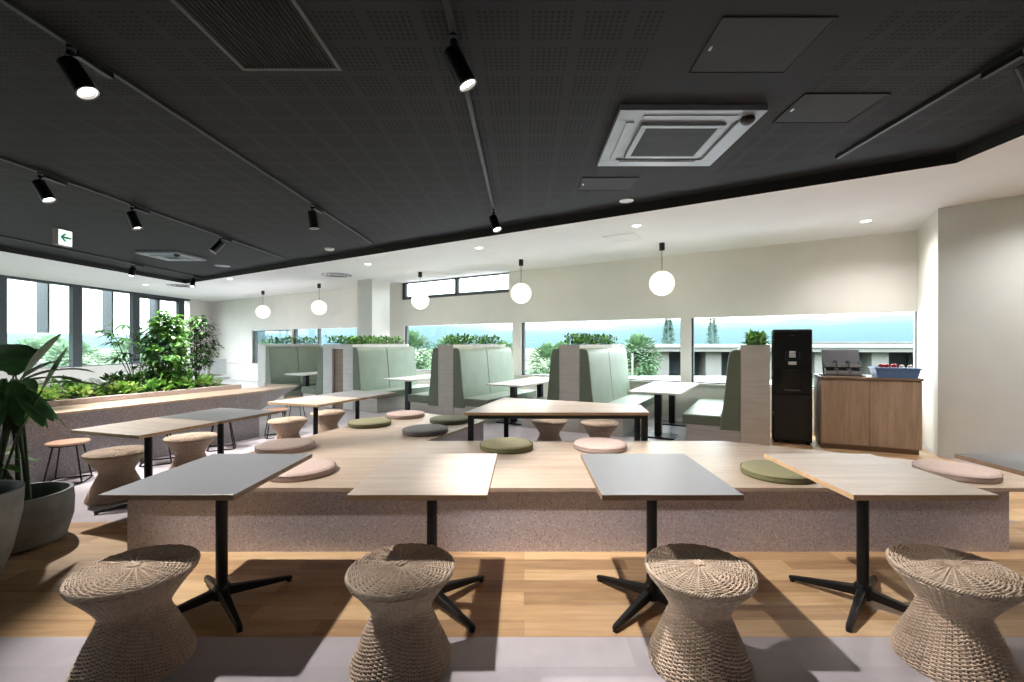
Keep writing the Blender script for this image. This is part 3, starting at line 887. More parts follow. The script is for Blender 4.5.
def fern(x, y, z, h, n, label, group, mats=('lf_fern', 'lf_bright')):
    t = empty('fern', (x, y, z), R.uniform(0, 6), label, 'fern', group)
    b = MB(); st = MB()
    for k in range(n):
        a = 2 * PI * k / n + R.uniform(-.2, .2); e = R.uniform(.45, 1.25); Lf = h * R.uniform(.8, 1.25)
        pts = []
        for i in range(9):
            s = i / 8; pts.append(Vector((math.cos(a) * Lf * s * math.cos(e) , math.sin(a) * Lf * s * math.cos(e), Lf * (s * math.sin(e) - .35 * s * s))))
        st.tube(pts, .0022, 4)
        for i in range(1, 9):
            d = (pts[i] - pts[i - 1]).normalized(); sd = d.cross(Vector((0, 0, 1))).normalized()
            l = Lf * .3 * math.sin(PI * (i / 8.6)) + .012
            for m in (0, .5):
                q = pts[i - 1].lerp(pts[i], m)
                for sgn in (1, -1): b.leaf(q, (sd * sgn + d * .5), (0, 0, 1), l, .016, k % 2, .25, 2)
    st.build('stems', M['stem'], t); b.build('fronds', [M[m] for m in mats], t, smooth=180)
    return t
ZS = .72
# low planting (s along the ledge, w across)
s = -3.4; k = 0
GY, GG, GF = 'yellow green leafy plants in the long planter', 'mid green leafy plants in the long planter', 'ferns in the long planter'
spots = []
while s < 2.6:
    for w in (.93, 1.3, 1.7):
        spots.append((s + R.uniform(-.06, .06), w + R.uniform(-.05, .05), k)); k += 1
    s += .36
fern_at = {(-.1): 1}
for (ss, w, k) in spots:
    x, y = lp(ss, w)
    typ = R.random()
    if w < 1.1:
        if ss > 1.6 or typ < .4: bushy('leafy_plant', x, y, ZS, .21, .17, 120, .075, .05, ('lf_mid', 'lf_fern', 'lf_bright'), 'small mid green leafy plant growing in the long planter box', 'plant', GG)
        else: bushy('leafy_plant', x, y, ZS, .21, .17, 120, .08, .05, ('lf_yel', 'lf_bright', 'lf_fern'), 'small bright yellow green leafy plant growing in the long planter box', 'plant', GY)
    else:
        if typ < .38 and ss < 1.4: fern(x, y, ZS, R.uniform(.3, .42), 13, 'feathery light green fern growing in the long planter box', GF)
        elif typ < .62 and ss < 1.6: bushy('leafy_plant', x, y, ZS, .25, .27, 120, .09, .055, ('lf_yel', 'lf_bright', 'lf_fern'), 'small bright yellow green leafy plant growing in the long planter box', 'plant', GY)
        else: bushy('leafy_plant', x, y, ZS, .24, .25, 130, .08, .05, ('lf_mid', 'lf_fern', 'lf_dark'), 'small mid green leafy plant growing in the long planter box', 'plant', GG)
def tree(x, y, z, h, crown, n, L, W, mats, label, trunk_r, low, drift=0):
    t = empty('indoor_tree', (x, y, z), 0, label, 'tree')
    st = MB(); b = MB()
    tips = []
    for j in range(3):
        a = 2 * PI * j / 3 + .4; top = Vector((math.cos(a) * .06, math.sin(a) * .06, h * .85))
        st.tube([(math.cos(a) * .02, math.sin(a) * .02, 0), (math.cos(a) * .03, math.sin(a) * .05, h * .4), tuple(top)], [trunk_r, trunk_r * .8, trunk_r * .4], 6)
    nb = 44
    for j in range(nb):
        zz = h * (low + (1 - low) * (j + .5) / nb); a = j * 2.4
        u = (zz / h - low) / (1 - low)
        rr = crown * (math.sin(PI * min(1, .12 + u * .86)) ** .6) * R.uniform(.65, 1.1)
        p0 = Vector((0, 0, zz - rr * .3)); p1 = Vector((math.cos(a) * rr, math.sin(a) * rr, zz + R.uniform(-.02, .06)))
        st.tube([tuple(p0), tuple(p0.lerp(p1, .5) + Vector((0, 0, .03))), tuple(p1)], [.006, .004, .002], 4)
        for i in range(n // nb):
            q = p0.lerp(p1, R.uniform(.25, 1.05)) + Vector((R.uniform(-.07, .07), R.uniform(-.07, .07), R.uniform(-.06, .06)))
            dd = (Vector((p1.x, p1.y, 0)).normalized() + Vector((R.uniform(-.9, .9), R.uniform(-.9, .9), R.uniform(-.7, .4)))).normalized()
            b.leaf(q, dd, (0, 0, 1), L * R.uniform(.7, 1.25), W * R.uniform(.8, 1.2), R.randrange(len(mats)), R.uniform(.1, .5), 2)
    st.build('branches', M['bark'], t, smooth=60); b.build('crown', [M[m] for m in mats], t, smooth=180)
x, y = lp(1.95, 1.15); tree(x, y, ZS, 1.13, .33, 2100, .085, .05, ('lf_mid', 'lf_mid', 'lf_fern', 'lf_dark'), 'dense bright green small tree standing in the long planter', .012, .1)
x, y = lp(2.56, 1.42); tree(x, y, ZS, 1.14, .31, 900, .075, .04, ('lf_olive', 'lf_dark', 'lf_mid'), 'dark airy small tree with thin stems in the long planter', .009, .3)
# dark finger palm among them
x, y = lp(1.72, 1.42)
t = empty('finger_palm', (x, y, ZS), 0, 'dark finger leaved palm beside the dense bright tree in the planter', 'palm')
st = MB(); b = MB()
for j in range(11):
    a = 2.2 + R.uniform(-2.2, 2.2); e = R.uniform(1.15, 1.45); Lf = R.uniform(.5, 1.0)
    tip = Vector((math.cos(a) * Lf * math.cos(e), math.sin(a) * Lf * math.cos(e), Lf * math.sin(e)))
    st.tube([(0, 0, 0), tuple(tip * .5 + Vector((0, 0, .04))), tuple(tip)], .004, 5)
    for k in range(9):
        aa = a + (k - 4) * .42
        b.leaf(tip, (math.cos(aa), math.sin(aa), R.uniform(-.15, .25)), (0, 0, 1), R.uniform(.16, .26), .045, 0, .35, 3)
st.build('stems', M['stem'], t); b.build('fronds', M['lf_blade'], t, smooth=180)

# big pots
def pot(t, prof, n=40):
    b = MB(); b.lathe([(.0001, 0)] + prof, n, cap=False); return b.build('pot', M['concrete'], t, smooth=50)
def blade(b, p, a, e, L, W, droop, mi=0, seg=8, stem=0.0):
    """strap or paddle leaf on an arching line"""
    x = Vector((-math.sin(a), math.cos(a), 0)); i0 = len(b.v)
    for i in range(seg + 1):
        s = i / seg
        c = Vector(p) + Vector((math.cos(a) * L * s * math.cos(e), math.sin(a) * L * s * math.cos(e), L * (s * math.sin(e) - droop * s * s)))
        w = W * max(.03, math.sin(PI * (s * .93 + .05)) ** .7)
        b.v += [tuple(c - x * w * .5 + Vector((0, 0, w * .14))), tuple(c), tuple(c + x * w * .5 + Vector((0, 0, w * .14)))]
    for i in range(seg):
        q = i0 + 3 * i; b.f += [(q, q + 1, q + 4, q + 3), (q + 1, q + 2, q + 5, q + 4)]; b.m += [mi, mi]
def stemmed(st, lf, base, head, a, e, L, W, droop, mi=0):
    bs, hd_ = Vector(base), Vector(head); mid = bs.lerp(hd_, .5) + Vector((0, 0, .08)) - Vector((math.cos(a), math.sin(a), 0)) * .05
    pts = [bs.lerp(mid, s).lerp(mid.lerp(hd_, s), s) for s in [i / 8 for i in range(9)]]
    st.tube(pts, [.011 - .006 * i / 8 for i in range(9)], 6)
    blade(lf, hd_, a, e, L, W, droop, mi)
t = empty('potted_plant', (-3.62, 3.22, 0), 0, 'tall dark leaved plant in the low round concrete pot', 'potted plant')
pot(t, [(.2, 0), (.25, .02), (.285, .16), (.29, .28), (.283, .365), (.262, .365), (.258, .24)])
b = MB(); b.lathe([(.262, .25), (.0001, .265)], 32, cap=False); b.build('soil', M['soil'], t)
st = MB(); lf = MB()
# heads: (dx, dy, z) relative to pot, leaf azimuth, elevation, length, width, droop
heads = [((-.02, .0, 1.22), 2.9, .80, .46, .38, .30), ((.02, .02, 1.20), .45, 1.05, .40, .15, .1), ((-.1, .06, 1.2), 2.0, .9, .4, .22, .3),
         ((.02, .0, 1.16), .1, .50, .55, .085, .36), ((.03, -.03, 1.14), -.15, .34, .60, .09, .30), ((.02, .03, 1.12), .28, .26, .52, .08, .30),
         ((.02, -.04, 1.14), -.5, .36, .45, .09, .4), ((.02, .0, 1.18), .05, .68, .46, .07, .35), ((.17, .0, 1.10), .3, 1.15, .36, .065, .05)]
for k in range(18):
    a_ = k * 2.4; heads.append(((.06 * math.cos(a_) - .04, .06 * math.sin(a_), 1.06 + .025 * (k % 6)), a_, -.55 - .13 * (k % 6), .27 + .03 * (k % 4), .11, .15))
for k, (h_, a, e, L, W, dr) in enumerate(heads):
    ba = k * 2.1; stemmed(st, lf, (.1 * math.cos(ba) - .02, .1 * math.sin(ba), .25), h_, a, e, L, W, dr, 0)
# lighter low leaves
for k in range(10):
    a = k * .63; stemmed(st, lf, (.07 * math.cos(a), .07 * math.sin(a), .25), (.1 * math.cos(a) - .22, .1 * math.sin(a) - .05, .55 + .03 * (k % 4)), a, .3, .2, .09, .4, 1)
st.build('stems', M['stem'], t, smooth=180); lf.build('leaves', [M['lf_blade'], M['lf_mid']], t, smooth=180)
t = empty('plant_pot', (-3.30, 2.55, 0), 0, 'tall grey concrete pot cut by the left edge of the picture', 'plant pot')
pot(t, [(.19, 0), (.215, .03), (.27, .2), (.31, .42), (.318, .57), (.293, .57), (.285, .40)])
b = MB(); b.lathe([(.288, .42), (.0001, .44)], 32, cap=False); b.build('soil', M['soil'], t)
st = MB(); lf = MB()
for k in range(9):
    a = 2.6 + R.uniform(-1.1, 1.4); stemmed(st, lf, (.08 * math.cos(k), .08 * math.sin(k), .42), (-.45 + R.uniform(-.1, .12), .1 * math.sin(k), 1.2 + .08 * (k % 5)), a, .5, .5, .1, .4)
for e_, z_ in ((.1, 1.54), (.0, 1.47)): stemmed(st, lf, (-.05, .05, .42), (-.38, .12, z_), .1, e_, .34, .03, .25)
st.build('stems', M['stem'], t, smooth=180); lf.build('leaves', M['lf_blade'], t, smooth=180)

# ------------------------------------------------------------------ booths
RZB = -BA
PT = 1.41; PWD = .35
def wall_len(x):
    p = BO + BX * x; return (CW - .06 - NW.dot(p)) / NW.dot(BY)
def partition(x0, x1, label, kind='single', mat='panel', Lmax=9):
    xc = (x0 + x1) / 2; hw = (x1 - x0) / 2
    L = min(wall_len(x0) - .02, wall_len(x1) - .02, Lmax)
    t = empty('booth_divider', bw(xc, 0), RZB, label, 'partition')
    if kind == 'single':
        b = MB(); b.box(-hw, hw, 0, L, 0, PT - .1); b.build('panel', M[mat], t, bevel=.003)
    else:
        for a0, a1 in ((-hw, -hw + .3), (hw - .3, hw)):
            b = MB(); b.box(a0, a1, 0, L, 0, PT - .1); b.build('panel', M['panel_white'], t, bevel=.003)
        b = MB(); b.box(-hw + .3, hw - .3, .05, L, 0, PT - .1); b.build('recessed_panel', M['brown_panel'], t)
    b = MB()
    for a in ((-hw, hw, 0, .03), (-hw, hw, L - .03, L), (-hw, -hw + .03, .03, L - .03), (hw - .03, hw, .03, L - .03)): b.box(*a, PT - .1, PT)
    tr = b.build('trough_rim', M['panel_white'] if kind != 'single' or mat != 'panel' else M[mat], t)
    b = MB(); b.box(-hw + .03, hw - .03, .03, L - .03, PT - .1, PT - .03); b.build('soil', M['soil'], tr)
    return t, xc, hw, L
def hedge(xc, hw, L, label, seed):
    t = empty('trough_plants', bw(xc, 0, PT - .03), RZB, label, 'plants')
    b = MB(); st = MB()
    nn = int(440 * (hw * 2 * L) ** .8 / .6 ** .8)
    for k in range(nn):
        x = R.uniform(-hw + .05, hw - .05); y = R.uniform(.04, L - .05); z = R.uniform(.03, .19)
        d = rdir(5, 80); b.leaf((x, y, z), d, (0, 0, 1), R.uniform(.05, .1), R.uniform(.03, .05), R.randrange(3), R.uniform(0, .5), 2)
        if k % 6 == 0: st.tube([(x, y, 0), (x + R.uniform(-.02, .02), y, z)], .003, 4)
    for k in range(nn // 8):
        x = R.choice((-1, 1)) * (hw - .05); y = R.uniform(.06, L - .08); b.leaf((x, y, .06), rdir(10, 50), (0, 0, 1), .08, .04, R.randrange(3), .5, 2)
    b.build('foliage', [M['lf_mid'], M['lf_dark'], M['lf_fern']], t, smooth=180); st.build('stems', M['stem'], t)

def bench_seat(xe, side, label, Lmax=9):
    """side +1: opens towards +x local from panel face xe; -1: towards -x"""
    L = min(wall_len(xe) - .03, wall_len(xe + side * .75) - .03, Lmax)
    t = empty('booth_bench', bw(xe, 0), RZB, label, 'booth seat', 'sage green booth benches')
    def X(a): return side * a
    # backrest profile in x-z, two upholstered lengths
    prof = [(.005, .24), (.255, .24), (.24, .42), (.215, .6), (.19, .85), (.168, 1.1), (.15, 1.25), (.13, 1.32), (.10, 1.345), (.06, 1.352), (.005, 1.352)]
    for (y0, y1) in ((0, L * .47), (L * .47 + .006, L)):
        b = MB(); n = len(prof)
        ys = [y0, y0 + .012, y1 - .012, y1]; ins = [.010, 0, 0, .010]
        for yy, g in zip(ys, ins):
            b.v += [(X(max(px - g, .004)) if 0 < i < n - 1 else X(px), yy, pz - (g if pz > 1 else 0)) for i, (px, pz) in enumerate(prof)]
        for r in range(3):
            for i in range(n):
                j = (i + 1) % n; b.f.append((r * n + i, r * n + j, (r + 1) * n + j, (r + 1) * n + i) if side > 0 else (r * n + j, r * n + i, (r + 1) * n + i, (r + 1) * n + j)); b.m.append(0)
        b.f += [tuple(range(n)) if side < 0 else tuple(range(n - 1, -1, -1)), tuple(range(3 * n, 4 * n)) if side > 0 else tuple(range(4 * n - 1, 3 * n - 1, -1))]; b.m += [1, 1]
        b.build('backrest', [M['sage'], M['sage_d']], t, smooth=35)
    b = MB(); x0, x1 = sorted((X(.245), X(.76))); b.box(x0, x1, 0, L, .28, .425)
    for i, (f_, m_) in enumerate(zip(b.f, b.m)):
        pass
    b.m[1] = 1
    b.build('seat', [M['sage'], M['sage_d']], t, bevel=.022)
    b = MB(); x0, x1 = sorted((X(.0), X(.70))); b.box(x0, x1, .012, L, 0, .24 if True else .28); 
    x2, x3 = sorted((X(.25), X(.70))); b.box(x2, x3, .012, L, .24, .28)
    b.build('plinth', M['panel'], t)
    return t
def booth_table(xm, w, label, L=2.0):
    L = min(L, wall_len(xm + w / 2) - .08, wall_len(xm - w / 2) - .08)
    t = empty('booth_table', bw(xm, 0), RZB, label, 'table', 'white booth tables')
    b = MB(); b.box(-w / 2, w / 2, .0, L, .68, .708); b.build('tabletop', M['white'], t, bevel=.003)
    for yy in (.35, L - .45):
        b = MB(); b.box(-.05, .05, yy - .05, yy + .05, .02, .68); p = b.build('post', M['black'], t, bevel=.003)
        b = MB(); b.box(-.26, .26, yy - .2, yy + .2, 0, .02); b.build('base_plate', M['black'], t, bevel=.003)
        b = MB(); b.box(-.2, .2, yy - .15, yy + .15, .67, .68); b.build('bracket', M['black'], t)

XP4, XP3, XP2 = -.097, -2.775, -5.275
h_ = PWD / 2
for (a, b_, lb, kd, mt, hl) in (
    (XP4 - h_, XP4 + h_, 'pale wooden booth partition beside the black water server', 'single', 'panel', 'short leafy plants in the trough beside the black water server'),
    (XP3 - h_, XP3 + h_, 'pale wooden booth partition behind the black framed table', 'single', 'panel', 'leafy plants on the partition behind the black framed table'),
    (XP2 - h_, XP2 + h_, 'narrow pale booth partition behind the dark moss cushion', 'single', 'panel', 'leafy plants on the partition behind the dark moss cushion'),
    (-8.70, -7.755, 'wide double booth partition with a brown wooden recess', 'double', 'panel_white', 'long leafy planting on the wide partition with the brown recess'),
    (-11.12, -10.80, 'white end partition of the farthest booth, behind the ledge', 'single', 'panel_white', 'leafy plants on the farthest white partition, behind the ledge')):
    t, xc, hw, L = partition(a, b_, lb, kd, mt, 1.92 if -6 < a < -5 else 1.72 if -9 < a < -7 else 1.58 if a < -10 else 9); hedge(xc, hw, L, hl, 1)
bench_seat(XP4 - h_ - .003, -1, 'green booth bench backing onto the partition with the black water server')
bench_seat(XP3 + h_ + .003, 1, 'green booth bench with tall lit backrest behind the black framed table')
bench_seat(XP3 - h_ - .003, -1, 'green booth bench seen from its back end, left of the middle partition')
bench_seat(XP2 + h_ + .003, 1, 'green booth bench with tall backrest right of the narrow partition', 1.95)
bench_seat(XP2 - h_ - .003, -1, 'green booth bench seen end on, left of the narrow partition', 1.95)
bench_seat(-7.752, 1, 'green booth bench right of the brown recessed partition', 1.78)
bench_seat(-8.703, -1, 'green booth bench seen end on, left of the brown recessed partition', 1.75)
bench_seat(-10.797, 1, 'green booth bench farthest away, behind the planter ledge end', 1.6)
booth_table((XP4 + XP3) / 2, .78, 'white booth table nearest, under the nearest globe pendant')
booth_table((XP3 + XP2) / 2 + .02, .74, 'white booth table between the narrow and the middle partition', 1.9)
booth_table((XP2 - 7.755) / 2, .72, 'white booth table right of the brown recessed partition', 1.75)
booth_table((-8.70 - 10.8) / 2, .66, 'white booth table farthest away, behind the planter ledge end', 1.6)

# ------------------------------------------------------------------ water server
t = empty('water_server', bw(.365, .66), rad(-27), 'tall black water server beside the wooden cabinet', 'water server')
W2 = .245
b = MB(); b.box(-W2, W2, .02, .5, .03, 1.635); b.build('body', M['blackm'], t, bevel=.02)
b = MB(); b.box(-W2 + .012, W2 - .012, -.004, .02, .06, .70); dr = b.build('lower_door', M['blackm'], t, bevel=.006)
b = MB(); b.box(-W2 + .004, -W2 + .012, -.014, -.004, .42, .45); b.build('door_catch', M['silver'], dr)
b = MB(); b.box(-W2 + .012, W2 - .012, -.004, .02, 1.06, 1.60); b.box(-W2 + .012, -.12, -.004, .02, .72, 1.06); b.box(.12, W2 - .012, -.004, .02, .72, 1.06); b.box(-.12, .12, -.004, .02, .72, .77)
fp = b.build('front_panel', plain('gloss_black', '#101113', .25), t, bevel=.003)
b = MB(); b.box(-.12, .12, .016, .019, .77, 1.06); b.build('dispenser_recess', plain('recess_black', '#08080a', .4), t)
b = MB(); b.box(-.03, .03, -.012, .02, 1.0, 1.055); b.build('spout', M['blackm'], t, bevel=.004)
b = MB(); b.box(-.1, .1, -.012, .02, .765, .775); b.build('drip_tray', M['greypl'], t)
for (z0, z1, w) in ((1.30, 1.325, .04), (1.265, 1.29, .04), (1.235, 1.26, .04), (1.13, 1.175, .05)):
    b = MB(); b.box(-w, w, -.007, -.004, z0, z1); b.build('display_label', M['label'], fp)
for k in range(3):
    for sx in (-1, 1):
        b = MB(); b.lathe([(.008, -.002), (.008, .0)], 10); b.xf(Matrix.Translation((sx * .085, -.004, 1.21 + .045 * k)) @ Matrix.Rotation(PI / 2, 4, 'X')); b.build('button', M['greypl'], fp)
b = MB(); b.box(-.03, .03, -.006, -.004, 1.545, 1.552); b.build('maker_mark', M['greypl'], fp)
for sx in (-1, 1):
    for yy in (.06, .44):
        b = MB(); b.lathe([(.02, 0), (.02, .03)], 10, c=(sx * .2, yy, 0)); b.build('foot', M['blackm'], t)

# ------------------------------------------------------------------ cabinet with trays
CZ = .985
t = empty('side_cabinet', bw(1.245, .62), rad(-24), 'two door wooden side cabinet in the right corner', 'cabinet')
CWD = .545
b = MB(); b.box(-CWD + .02, CWD - .02, .04, .55, 0, .07); b.build('plinth', M['cabinet_edge'], t)
b = MB(); b.box(-CWD, CWD, .02, .56, .07, CZ - .03); b.build('body', M['cabinet'], t)
for a0, a1 in ((-CWD + .002, -.003), (.003, CWD - .002)):
    b = MB(); b.box(a0, a1, 0, .02, .075, CZ - .045); b.build('door', M['cabinet'], t, bevel=.002)
b = MB(); b.box(-CWD - .01, CWD + .01, -.012, .57, CZ - .03, CZ); b.build('top_board', M['cabinet_edge'], t, bevel=.002)
def on_cab(lx, ly):
    c = Vector(bw(1.245, .62)); rz = rad(-24); return (c.x + lx * math.cos(rz) - ly * math.sin(rz), c.y + lx * math.sin(rz) + ly * math.cos(rz), CZ)
RC = rad(-24)
t = empty('parts_rack', on_cab(-.27, .16), RC, 'grey rack with six small open bins on the wooden cabinet', 'rack')
b = MB(); b.box(-.25, .25, -.06, .17, 0, .02); b.build('base_tray', M['greypl'], t)
b = MB(); b.add([(-.22, .04, .02), (.22, .04, .02), (.22, .16, .36), (-.22, .16, .36), (-.22, .07, .02), (.22, .07, .02), (.22, .175, .36), (-.22, .175, .36)], [(0, 1, 2, 3), (7, 6, 5, 4), (3, 2, 6, 7), (0, 3, 7, 4), (1, 5, 6, 2), (0, 4, 5, 1)]); b.build('back_board', M['greypl'], t)
for r_, (yy, z0) in enumerate(((-.04, .025), (.015, .125))):
    for k in range(3):
        x = (k - 1) * .145; b = MB()
        b.box(x - .066, x + .066, yy - .02, yy + .09, z0, z0 + .008); b.box(x - .066, x + .066, yy - .028, yy - .02, z0, z0 + .05)
        b.box(x - .066, x - .06, yy - .02, yy + .09, z0 + .008, z0 + .085); b.box(x + .06, x + .066, yy - .02, yy + .09, z0 + .008, z0 + .085)
        b.build('bin', M['binpl'], t)
t = empty('blue_crate', on_cab(.3, .16), RC, 'blue plastic crate of red topped bottles on the wooden cabinet', 'crate')
b = MB(); w0, w1 = .20, .245
def taper(b, z0, z1, a0, a1, d0, d1, th):
    for sg in (1, -1):
        b.add([(-a0, sg * d0, z0), (a0, sg * d0, z0), (a1, sg * d1, z1), (-a1, sg * d1, z1), (-a0, sg * (d0 - th), z0), (a0, sg * (d0 - th), z0), (a1, sg * (d1 - th), z1), (-a1, sg * (d1 - th), z1)], [(0, 1, 2, 3), (7, 6, 5, 4), (3, 2, 6, 7), (0, 3, 7, 4), (1, 5, 6, 2)])
        b.add([(sg * a0, -d0, z0), (sg * a0, d0, z0), (sg * a1, d1, z1), (sg * a1, -d1, z1), (sg * (a0 - th), -d0, z0), (sg * (a0 - th), d0, z0), (sg * (a1 - th), d1, z1), (sg * (a1 - th), -d1, z1)], [(0, 1, 2, 3), (7, 6, 5, 4), (3, 2, 6, 7)])
taper(b, 0, .12, .21, .235, .13, .15, .008); b.box(-.195, .195, -.115, .115, 0, .006); b.build('bin_body', M['bluepl'], t)
b = MB()
for a in ((-.25, .25, -.165, -.145), (-.25, .25, .145, .165), (-.25, -.23, -.145, .145), (.23, .25, -.145, .145)): b.box(*a, .115, .13)
b.build('rim', M['bluepl'], t, bevel=.003)
for lx, m, lb in ((-.15, 'redpl', 'leftmost red topped bottle in the blue crate'), (-.085, 'redpl', 'second red topped bottle in the blue crate, taller'), (.0, 'redpl', 'red topped bottle in the middle of the blue crate'), (.085, 'whitepl', 'white bottle with a red band in the blue crate, left of another'), (.165, 'whitepl', 'rightmost white bottle with a red band in the blue crate')):
    p = on_cab(.3 + lx, .14 + R.uniform(-.03, .03))
    t = empty('bottle', (p[0], p[1], CZ + .006), 0, lb, 'bottle', 'bottles in the blue crate')
    b = MB(); b.lathe([(.03, 0), (.033, .02), (.033, .11), (.026, .13)], 16); b.build('body', M['whitepl'], t, smooth=40)
    b = MB(); b.lathe([(.031, .13), (.034, .15), (.03, .165), (.012, .172)], 16) if m == 'redpl' else b.lathe([(.026, .13), (.028, .145), (.02, .158), (.01, .16)], 16)
    b.build('lid', M[m], t, smooth=40)
    if m != 'redpl': b = MB(); b.lathe([(.0285, .14), (.0285, .147)], 16, cap=False); b.build('band', M['redpl'], t)
# switch plate on end wall
d = (PB - PN).normalized(); p = PN + d * .95
b = MB(); b.box(-.035, .035, -.008, 0, -.06, .06)
o = b.build('wall_switch', M['whitepl'], None, bevel=.002, loc=(p.x - .001, p.y, 1.4)); o.rotation_euler.z = math.atan2(d.y, d.x)
tag(o, 'narrow white switch plate on the end wall beside the window', 'switch')

# ------------------------------------------------------------------ office chairs beyond the planter
def office_chair(x, y, rz, label):
    t = empty('office_chair', (x, y, 0), rz, label, 'chair', 'mesh office chairs beyond the planter')
    b = MB(); b.box(-.23, .23, -.22, .22, .43, .48); b.build('seat', M['mesh_grey'], t, bevel=.02)
    b = MB(); b.add([(-.2, .22, .55), (.2, .22, .55), (.19, .32, .98), (-.19, .32, .98), (-.2, .235, .55), (.2, .235, .55), (.19, .335, .98), (-.19, .335, .98)], [(0, 1, 2, 3), (7, 6, 5, 4), (3, 2, 6, 7), (0, 3, 7, 4), (1, 5, 6, 2), (0, 4, 5, 1)]); bk = b.build('backrest', M['mesh_grey'], t)
    b = MB(); b.tube([(-.2, .228, .55), (.2, .228, .55), (.19, .328, .98), (-.19, .328, .98)], .014, 8, closed=True); b.build('back_frame', M['whitepl'], bk)
    b = MB(); b.lathe([(.03, .06), (.03, .43)], 12); b.build('column_post', M['silver'], t)
    for k in range(5):
        a = 2 * PI * k / 5; b = MB(); b.tube([(0, 0, .1), (.28 * math.cos(a), .28 * math.sin(a), .06)], .018, 6); b.sphere((.28 * math.cos(a), .28 * math.sin(a), .03), .03, 10); b.build('leg', M['silver'], t)
office_chair(-9.1, 12.7, .9, 'pale mesh office chair beyond the planter, half hidden by the dark tree')
office_chair(-8.72, 12.9, .7, 'pale mesh office chair beyond the planter, standing clear of the tree')

# ------------------------------------------------------------------ outdoors
GZ = -4.2
b = MB(); b.add([(-1500, -900, GZ), (1500, -900, GZ), (1500, 1600, GZ), (-1500, 1600, GZ)], [(0, 1, 2, 3)])
struct(b.build('ground', M['grass']))
def ridge(name, r, a0, a1, h0, seed, label):
    rr = random.Random(seed); b = MB(); N = 90
    ph = [rr.uniform(0, 6) for _ in range(6)]
    for i in range(N + 1):
        a = a0 + (a1 - a0) * i / N; u = i / N
        h = h0 * (.75 + .12 * math.sin(9 * u + ph[0]) + .08 * math.sin(23 * u + ph[1]) + .04 * math.sin(51 * u + ph[2]))
        for k, (dr, hh) in enumerate(((0, GZ), (r * .12, h * .62), (r * .28, h), (r * .5, GZ))):
            q = r + dr; b.v.append((math.sin(a) * q, math.cos(a) * q, hh if k in (0, 3) else hh * (1 + .05 * math.sin(37 * u * (k + 1) + ph[3]))))
    for i in range(N):
        for k in range(3):
            q = 4 * i + k; b.f.append((q, q + 4, q + 5, q + 1)); b.m.append(0)
    o = b.build(name, M['hill'], None, smooth=180); struct(o)
ridge('hill_1', 480, rad(-35), rad(75), 37, 3, '')
ridge('hill_2', 620, rad(-110), rad(-30), 22, 5, '')
OT = 'round leafy trees beyond the windows'
def out_tree(x, y, h, w, label, conical=False, group=OT):
    t = empty('outdoor_tree', (x, y, GZ), 0, label, 'tree', group)
    b = MB(); b.tube([(0, 0, 0), (0, 0, h * .5)], .18, 8); b.build('trunk', M['bark'], t)
    c = MB()
    for k in range(2200 if conical else 1100):
        d = rdir(-50, 88)
        u = R.uniform(.55, 1)
        if conical:
            zz = R.uniform(.15, 1); rr = w / 2 * (1.05 - zz) * R.uniform(.1, 1) + .1; a = R.uniform(0, 2 * PI); p = Vector((rr * math.cos(a), rr * math.sin(a), h * zz)); d = Vector((math.cos(a), math.sin(a), .3))
        else: p = Vector((d.x * w / 2 * u, d.y * w / 2 * u, h * .58 + d.z * h * .42 * u))
        c.leaf(p, d, (0, 0, 1), w * .09 * R.uniform(.7, 1.3), w * .075, 0, .3, 2)
    c.build('crown', M['tree_glare' if x < -30 else 'tree_out'], t, smooth=180)
out_tree(13.2, 52, 6.4, 5.2, 'round leafy tree outside the window behind the nearest booth table')
out_tree(29.5, 92, 11.6, 4.6, 'tall pointed conifer outside, left of the white window post', True)
out_tree(38.5, 92, 11.4, 4.2, 'tall pointed conifer outside, right of the white window post', True)
for i, (x, y, h, w) in enumerate(((2.6, 48, 5.4, 4.6), (-2.6, 56, 5.6, 5.4), (-9, 55, 6.2, 5.6), (-15.5, 61, 7, 6.4), (5.6, 66, 5.6, 4.6), (-23, 63, 6, 6.6), (-38, 66, 5.5, 6.5), (-47, 62, 5.5, 6.5), (-56, 56, 5.6, 6.5), (-64, 50, 5.6, 6.5), (-71, 40, 5.2, 6.5), (-60, 70, 6, 7), (-70, 64, 6, 7), (-82, 78, 6.5, 8))):
    out_tree(x, y, h, w, 'pale green leafy tree standing outside beyond the windows')
# viaduct
t = empty('viaduct', (34, 78, GZ), rad(-8), 'grey concrete viaduct seen through the right windows', 'viaduct')
b = MB(); b.box(-22, 50, -4, 4, 4.2, 5.2); b.build('deck', M['conc'], t)
b = MB(); b.box(-22, 50, -4.3, -4, 4.9, 5.5); b.build('parapet', M['bld'], t)
for k in range(9):
    b = MB(); b.box(-20 + 8.5 * k, -17.5 + 8.5 * k, -2.5, 2.5, 0, 4.2); b.build('pier', M['conc'], t)
b = MB(); b.box(-22, 50, 3.6, 3.9, 0, 4.2); b.build('shade_screen', M['voidm'], t)  # dark sheet added for the shade under the deck
def house(x, y, w, d, h, m, label, rz=0, roof=True, z=GZ):
    t = empty('building', (x, y, z), rz, label, 'building')
    b = MB(); b.box(-w / 2, w / 2, -d / 2, d / 2, 0, h); b.build('walls', M[m], t)
    b = MB(); b.box(-w / 2 - .2, w / 2 + .2, -d / 2 - .2, d / 2 + .2, h, h + .3); b.build('roof', M['conc'], t)
    for k in range(int(w // 3)):
        b = MB(); b.box(-w / 2 + 1 + 3 * k, -w / 2 + 2.4 + 3 * k, -d / 2 - .04, -d / 2, h * .4, h * .75); b.build('window_opening', M['voidm'], t)
house(7.6, 34, .9, .9, 1.55, 'teal', 'small teal box standing outside on the grass', 0)
house(2.0, 38, 3.0, 3, 2.6, 'teal', 'teal shed outside, left of the middle booth partition', .2)
